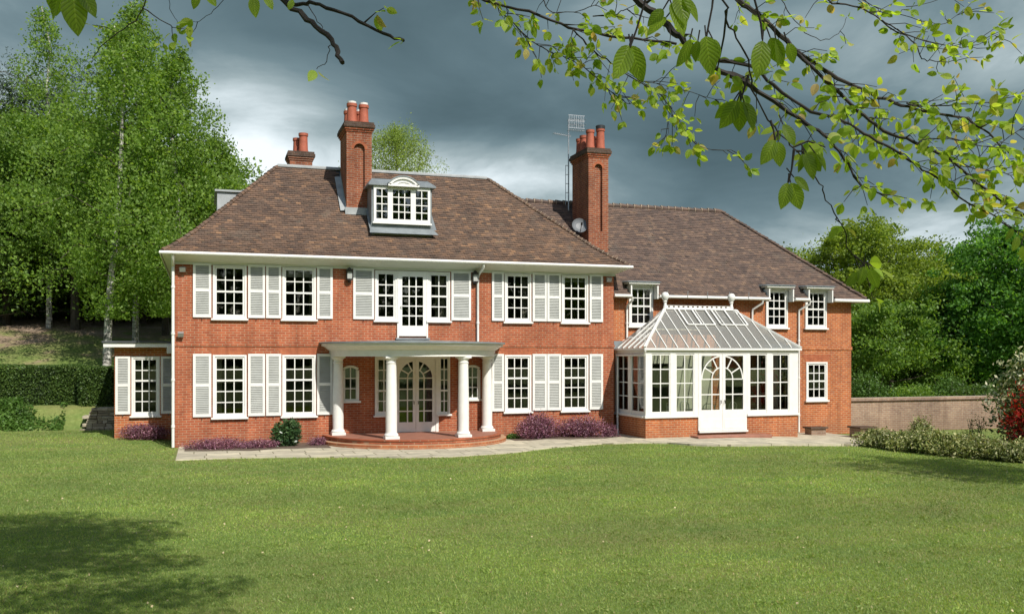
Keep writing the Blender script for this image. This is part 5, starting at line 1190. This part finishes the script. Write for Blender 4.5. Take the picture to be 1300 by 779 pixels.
spray('branch', [
    (PL(4.9, 5.0, (915, -30), (937, 0), (962, 18), (998, 53), (1023, 74), (1064, 99), (1105, 119), (1146, 133), (1187, 144), (1220, 150), (1249, 165), (1275, 190), (1305, 200)), .022, .005, 1.1),
    (PL(4.9, 5.1, (1150, 133), (1204, 134), (1250, 130), (1294, 121)), .006, .003, 1.2),
    (PL(4.9, 4.7, (1011, 68), (1056, 111), (1089, 140), (1122, 166), (1163, 181), (1208, 205), (1253, 242), (1300, 273), (1330, 290)), .015, .008, 1.3),
    (PL(4.7, 4.8, (1208, 205), (1250, 215), (1290, 222)), .005, .003, 1.5), (PL(4.7, 4.8, (1163, 181), (1205, 175), (1260, 185), (1300, 160)), .005, .003, 1.5)], 4, dens=1.3)
spray('branch', [
    (PL(5.0, 4.9, (590, -15), (616, 0), (672, 16), (722, 34), (762, 43), (801, 50), (859, 56)), .011, .010, .7),
    (PL(5.0, 5.3, (636, 12), (661, 40), (690, 61), (719, 74), (750, 92), (780, 120), (800, 132)), .005, .003, 1.9),
    (PL(4.9, 5.2, (729, 38), (754, 65), (776, 79), (800, 98), (830, 115), (848, 133), (859, 154), (869, 172), (895, 187), (934, 194)), .006, .0025, 1.0),
    (PL(5.1, 5.2, (812, 102), (866, 113), (913, 129)), .003, .002, 1.2), (PL(5.0, 5.0, (690, 0), (700, 16), (740, 12), (760, 2)), .004, .003, 1.0),
    (PL(5.0, 5.0, (753, 19), (778, 19), (795, 12), (810, 20), (840, 28)), .005, .003, .8), (PL(5.2, 5.2, (848, 133), (850, 160), (846, 176)), .002, .002, .8)], 5, dens=1.25)
spray('branch', [
    (PL(5.2, 5.4, (1040, -10), (1056, 4), (1093, 10), (1130, 35), (1163, 57), (1170, 75), (1187, 78), (1215, 78)), .009, .003, .8),
    (PL(5.2, 5.4, (1120, 25), (1146, 43), (1187, 55), (1215, 60), (1241, 57), (1278, 37)), .006, .002, .9),
    (PL(5.3, 5.4, (1080, -5), (1120, 12), (1170, 25), (1200, 30), (1232, 5)), .004, .002, .7), (PL(5.3, 5.3, (1150, 10), (1190, 0), (1210, -10)), .003, .002, .7),
    (PL(5.0, 5.0, (985, -12), (999, 12), (1023, 41), (1048, 51), (1068, 39), (1075, 22)), .004, .002, .25)], 6, dens=1.1)
spray('branch', [
    (PL(1.7, 2.3, (918, -20), (921, 0), (925, 33), (945, 66), (953, 115), (982, 160), (1011, 193), (1040, 230), (1052, 255), (1068, 283), (1081, 320), (1098, 350), (1112, 378)), .0030, .0016, .25)], 7, Lf=.04, dens=.9)
spray('branch', [
    (PL(3.9, 3.7, (340, -25), (358, -2), (388, 24), (414, 45), (428, 65), (435, 80)), .020, .013, 0),
    (PL(3.9, 3.8, (366, 6), (390, 4), (414, 9), (457, 28), (495, 46), (512, 52)), .013, .009, .12),
    (PL(3.8, 3.8, (392, 6), (402, 28), (412, 38)), .003, .002, 0), (PL(3.7, 3.7, (419, 58), (415, 76), (402, 88)), .003, .002, .3)], 8, dens=1)
spray('branch', [
    (PL(5.0, 5.2, (188, -15), (183, 8), (172, 26), (142, 47), (126, 62), (116, 80)), .006, .003, .15),
    (PL(5.0, 5.2, (182, 11), (211, 30), (228, 36), (239, 37)), .005, .002, .3), (PL(5.1, 5.2, (210, -8), (216, 10), (226, 30)), .003, .002, .3), (PL(5.1, 5.2, (285, -5), (276, 8), (258, 24), (241, 29)), .003, .002, .3),
    (PL(5.1, 5.2, (172, 26), (190, 38), (205, 55)), .003, .002, .3)], 9, dens=1)
# the few big leaves hanging close to the viewer
def bigs(name, items, Zd, L_, label=None):
    VV, FF = [], []; tw = MB(); rnd = random.Random(len(items) * 7 + int(L_ * 1000))
    for (px, py, dx, s_, twist) in items:                    # stalk point, sideways lean, scale, twist
        p = at3(px, py, Zd); rt = Vector((CT, -ST, 0)); fw = Vector((ST, CT, 0))
        d = (rt * dx - Vector((0, 0, 1)) + fw * rnd.uniform(-.25, .25)); n = (-fw + rt * twist * 1.3 + Vector((0, 0, rnd.uniform(.1, .8))))
        beechleaf(VV, FF, p + INV, d, n, L_ * s_ * 1.12, .56, rnd.uniform(.05, .28)); tw.tube([p + INV, p + INV + Vector((0, 0, .018)) - rt * dx * .012], [.0012, .0014], 5)
    return VV, FF, tw
def bigspray(groups):
    for (stem, Zd, items) in groups:
        VV, FF, tw = bigs('x', items, Zd, .052); q = [at3(a, b, Zd) + INV for a, b in stem]; tw.tube(q, [.0028] + [.0018] * (len(q) - 1), 6)
        b = tw.build('twig', MAT['twig'], beech); me = bpy.data.meshes.new('leaves'); me.from_pydata(VV, [], FF); me.materials.append(MAT['bigleaf']); me.attributes.new('leaf_uv', 'FLOAT_VECTOR', 'POINT').data.foreach_set('vector', np.array(UVS[id(VV)], np.float32).ravel()); UVS.clear(); me.polygons.foreach_set('use_smooth', [True] * len(FF)); me.update(); link(bpy.data.objects.new('leaves', me), b)
bigspray([
    ([(826, -30), (818, 5), (808, 38), (800, 60)], 1.5, [(799, 58, -.42, 1.05, .5), (801, 58, .28, 1.0, -.4)]),
    ([(860, -20), (857, 0), (855, 12)], 1.5, [(852, 4, .5, .95, .3), (846, 22, -1.2, .7, -.6), (842, 12, -.9, .6, .4), (860, -8, .25, .9, 0), (866, -4, .9, .8, .4)]),
    ([(908, -30), (904, 10), (900, 30), (897, 46)], 1.6, [(896, 46, .12, 1.12, -.2), (876, 50, -.35, .85, .7), (886, 52, -.25, .6, -.7), (905, 50, .75, .6, .4)]),
    ([(950, -30), (958, 0), (966, 30), (968, 50)], 1.55, [(968, 52, -.12, 1.05, .15), (978, 48, .55, .85, -.5), (985, 50, .25, .75, .6), (1000, 55, .5, .6, -.3)]),
    ([(950, 96), (944, 116), (940, 128)], 1.72, [(936, 128, -.55, 1.0, .5), (940, 128, 0, .95, -.2), (945, 130, .5, .9, .3), (930, 130, -1.0, .7, .8)]),
    ([(978, 153), (982, 165), (984, 178)], 1.78, [(984, 178, -.55, .9, .3), (988, 180, .05, .8, -.3), (994, 158, .6, .8, .2)]),
    ([(1011, 192), (1018, 192), (1021, 196)], 1.85, [(1021, 194, .45, .95, .1), (1024, 194, .95, .85, -.4), (1018, 196, -.05, .6, .5), (1036, 196, 1.1, .7, .2)]),
    ([(1008, 190), (1005, 215), (1001, 232)], 1.83, [(1000, 232, -.22, .9, .2), (1004, 232, .38, .95, -.3), (1008, 225, 1.2, .7, .4)]),
    ([(1084, 324), (1092, 330), (1098, 338)], 2.15, [(1096, 338, -.2, .75, .1), (1104, 342, .5, .8, -.4), (1090, 346, -.9, .7, .3)]),
    ([(90, -40), (92, -18), (95, -8)], 1.3, [(92, -12, .15, 1.05, .2), (78, -14, -.6, .75, -.3), (100, -12, .8, .7, .5), (72, -24, -.2, .8, .3)]),
    ([(330, -25), (326, -8), (322, -4)], 2.4, [(322, -4, .1, .9, 0), (336, -6, .6, .7, .3), (252, -8, -.4, .7, .2), (372, 0, -.4, .5, .4), (262, -10, .7, .7, -.2)]),
    ([(1305, 285), (1300, 300), (1296, 310)], 3.2, [(1292, 300, -.3, .9, .2), (1298, 312, .2, 1.0, -.3), (1286, 290, -.6, .8, .4)])])
# the rest of its crown, above and behind the viewer; it throws the shade on the near left of the lawn
P = []
for (X_, Z_, h, r, m) in ((-1.6, 7.6, 8.8, 1.0, 1300), (-3.0, 8.4, 8.8, 1.0, 1300), (-2.7, 6.6, 8.9, .9, 1300), (-1.6, 4.9, 8.9, .9, 1100), (.1, 4.8, 8.9, .8, 900), (-2.7, 5.3, 8.9, .7, 700),  (-3.9, 7.2, 8.9, .9, 900), (-1.5, 6.5, 8.9, .8, 900), (-2.4, 7.2, 8.8, .8, 1000), (-3.6, 6.2, 9.0, .8, 800), (-.6, 6.9, 8.8, .6, 500), (-1.4, 6.2, 9.0, 1.0, 1000), (-.6, 5.2, 9.2, .9, 1100), (.9, 3.3, 9.0, 1.0, 1300), (-3.6, 7.0, 9.0, .7, 500), (-1.0, 2.6, 9.6, 1.3, 1500), (1.0, 1.2, 9.8, 1.4, 1700), (2.5, -1.5, 10.5, 2.0, 2200), (5, -3, 10.5, 2.2, 2500), (7, -5, 10, 2.2, 2200), (3, -6, 11, 2.4, 2400)):
    x = CAM.x + X_ * CT + Z_ * ST - bx; y = CAM.y - X_ * ST + Z_ * CT - by; P.append(blobpts(m, (x, y, h), (r * 1.5, r * .8, r * .6), .45))
P = np.concatenate(P); V, F = leafquads(P, .12, .6); npmesh('crown', V, F, MAT['beechleaf'], beech)
# a second tree outside the right edge shades the lawn by the shrubs
x, y = at(1750, 17.5); tree('lime_tree', 0, 0, 0, 3.0, MAT['woodleaf'], ba, 'tree outside the right edge whose shade falls across the lawn', None, 16000, .14, t0=.35, shape='oval', limbs=26, trunk_r=.2, xy=(x, y), ht=9.0)

# the wood behind the viewer, seen only as the dark reflection in the windows
P = []
for k in range(60):
    a_ = R(-75 + 195 * k / 59); d = random.uniform(48, 60); x = CAM.x - math.sin(-a_ + TH) * d * 1.0; y = CAM.y - math.cos(a_ - TH) * d + 8; P.append(blobpts(800, (x, y, 10), (4.6, 4.6, 14 + random.uniform(-1, 4)), .4, flat=-8))
P = np.concatenate(P); V, F = leafquads(P, .95, .8); tag(npmesh('woodland', V, F, MAT['darkleaf']), 'belt of woodland behind the viewer, mirrored in the window panes', 'woodland', kind='stuff')
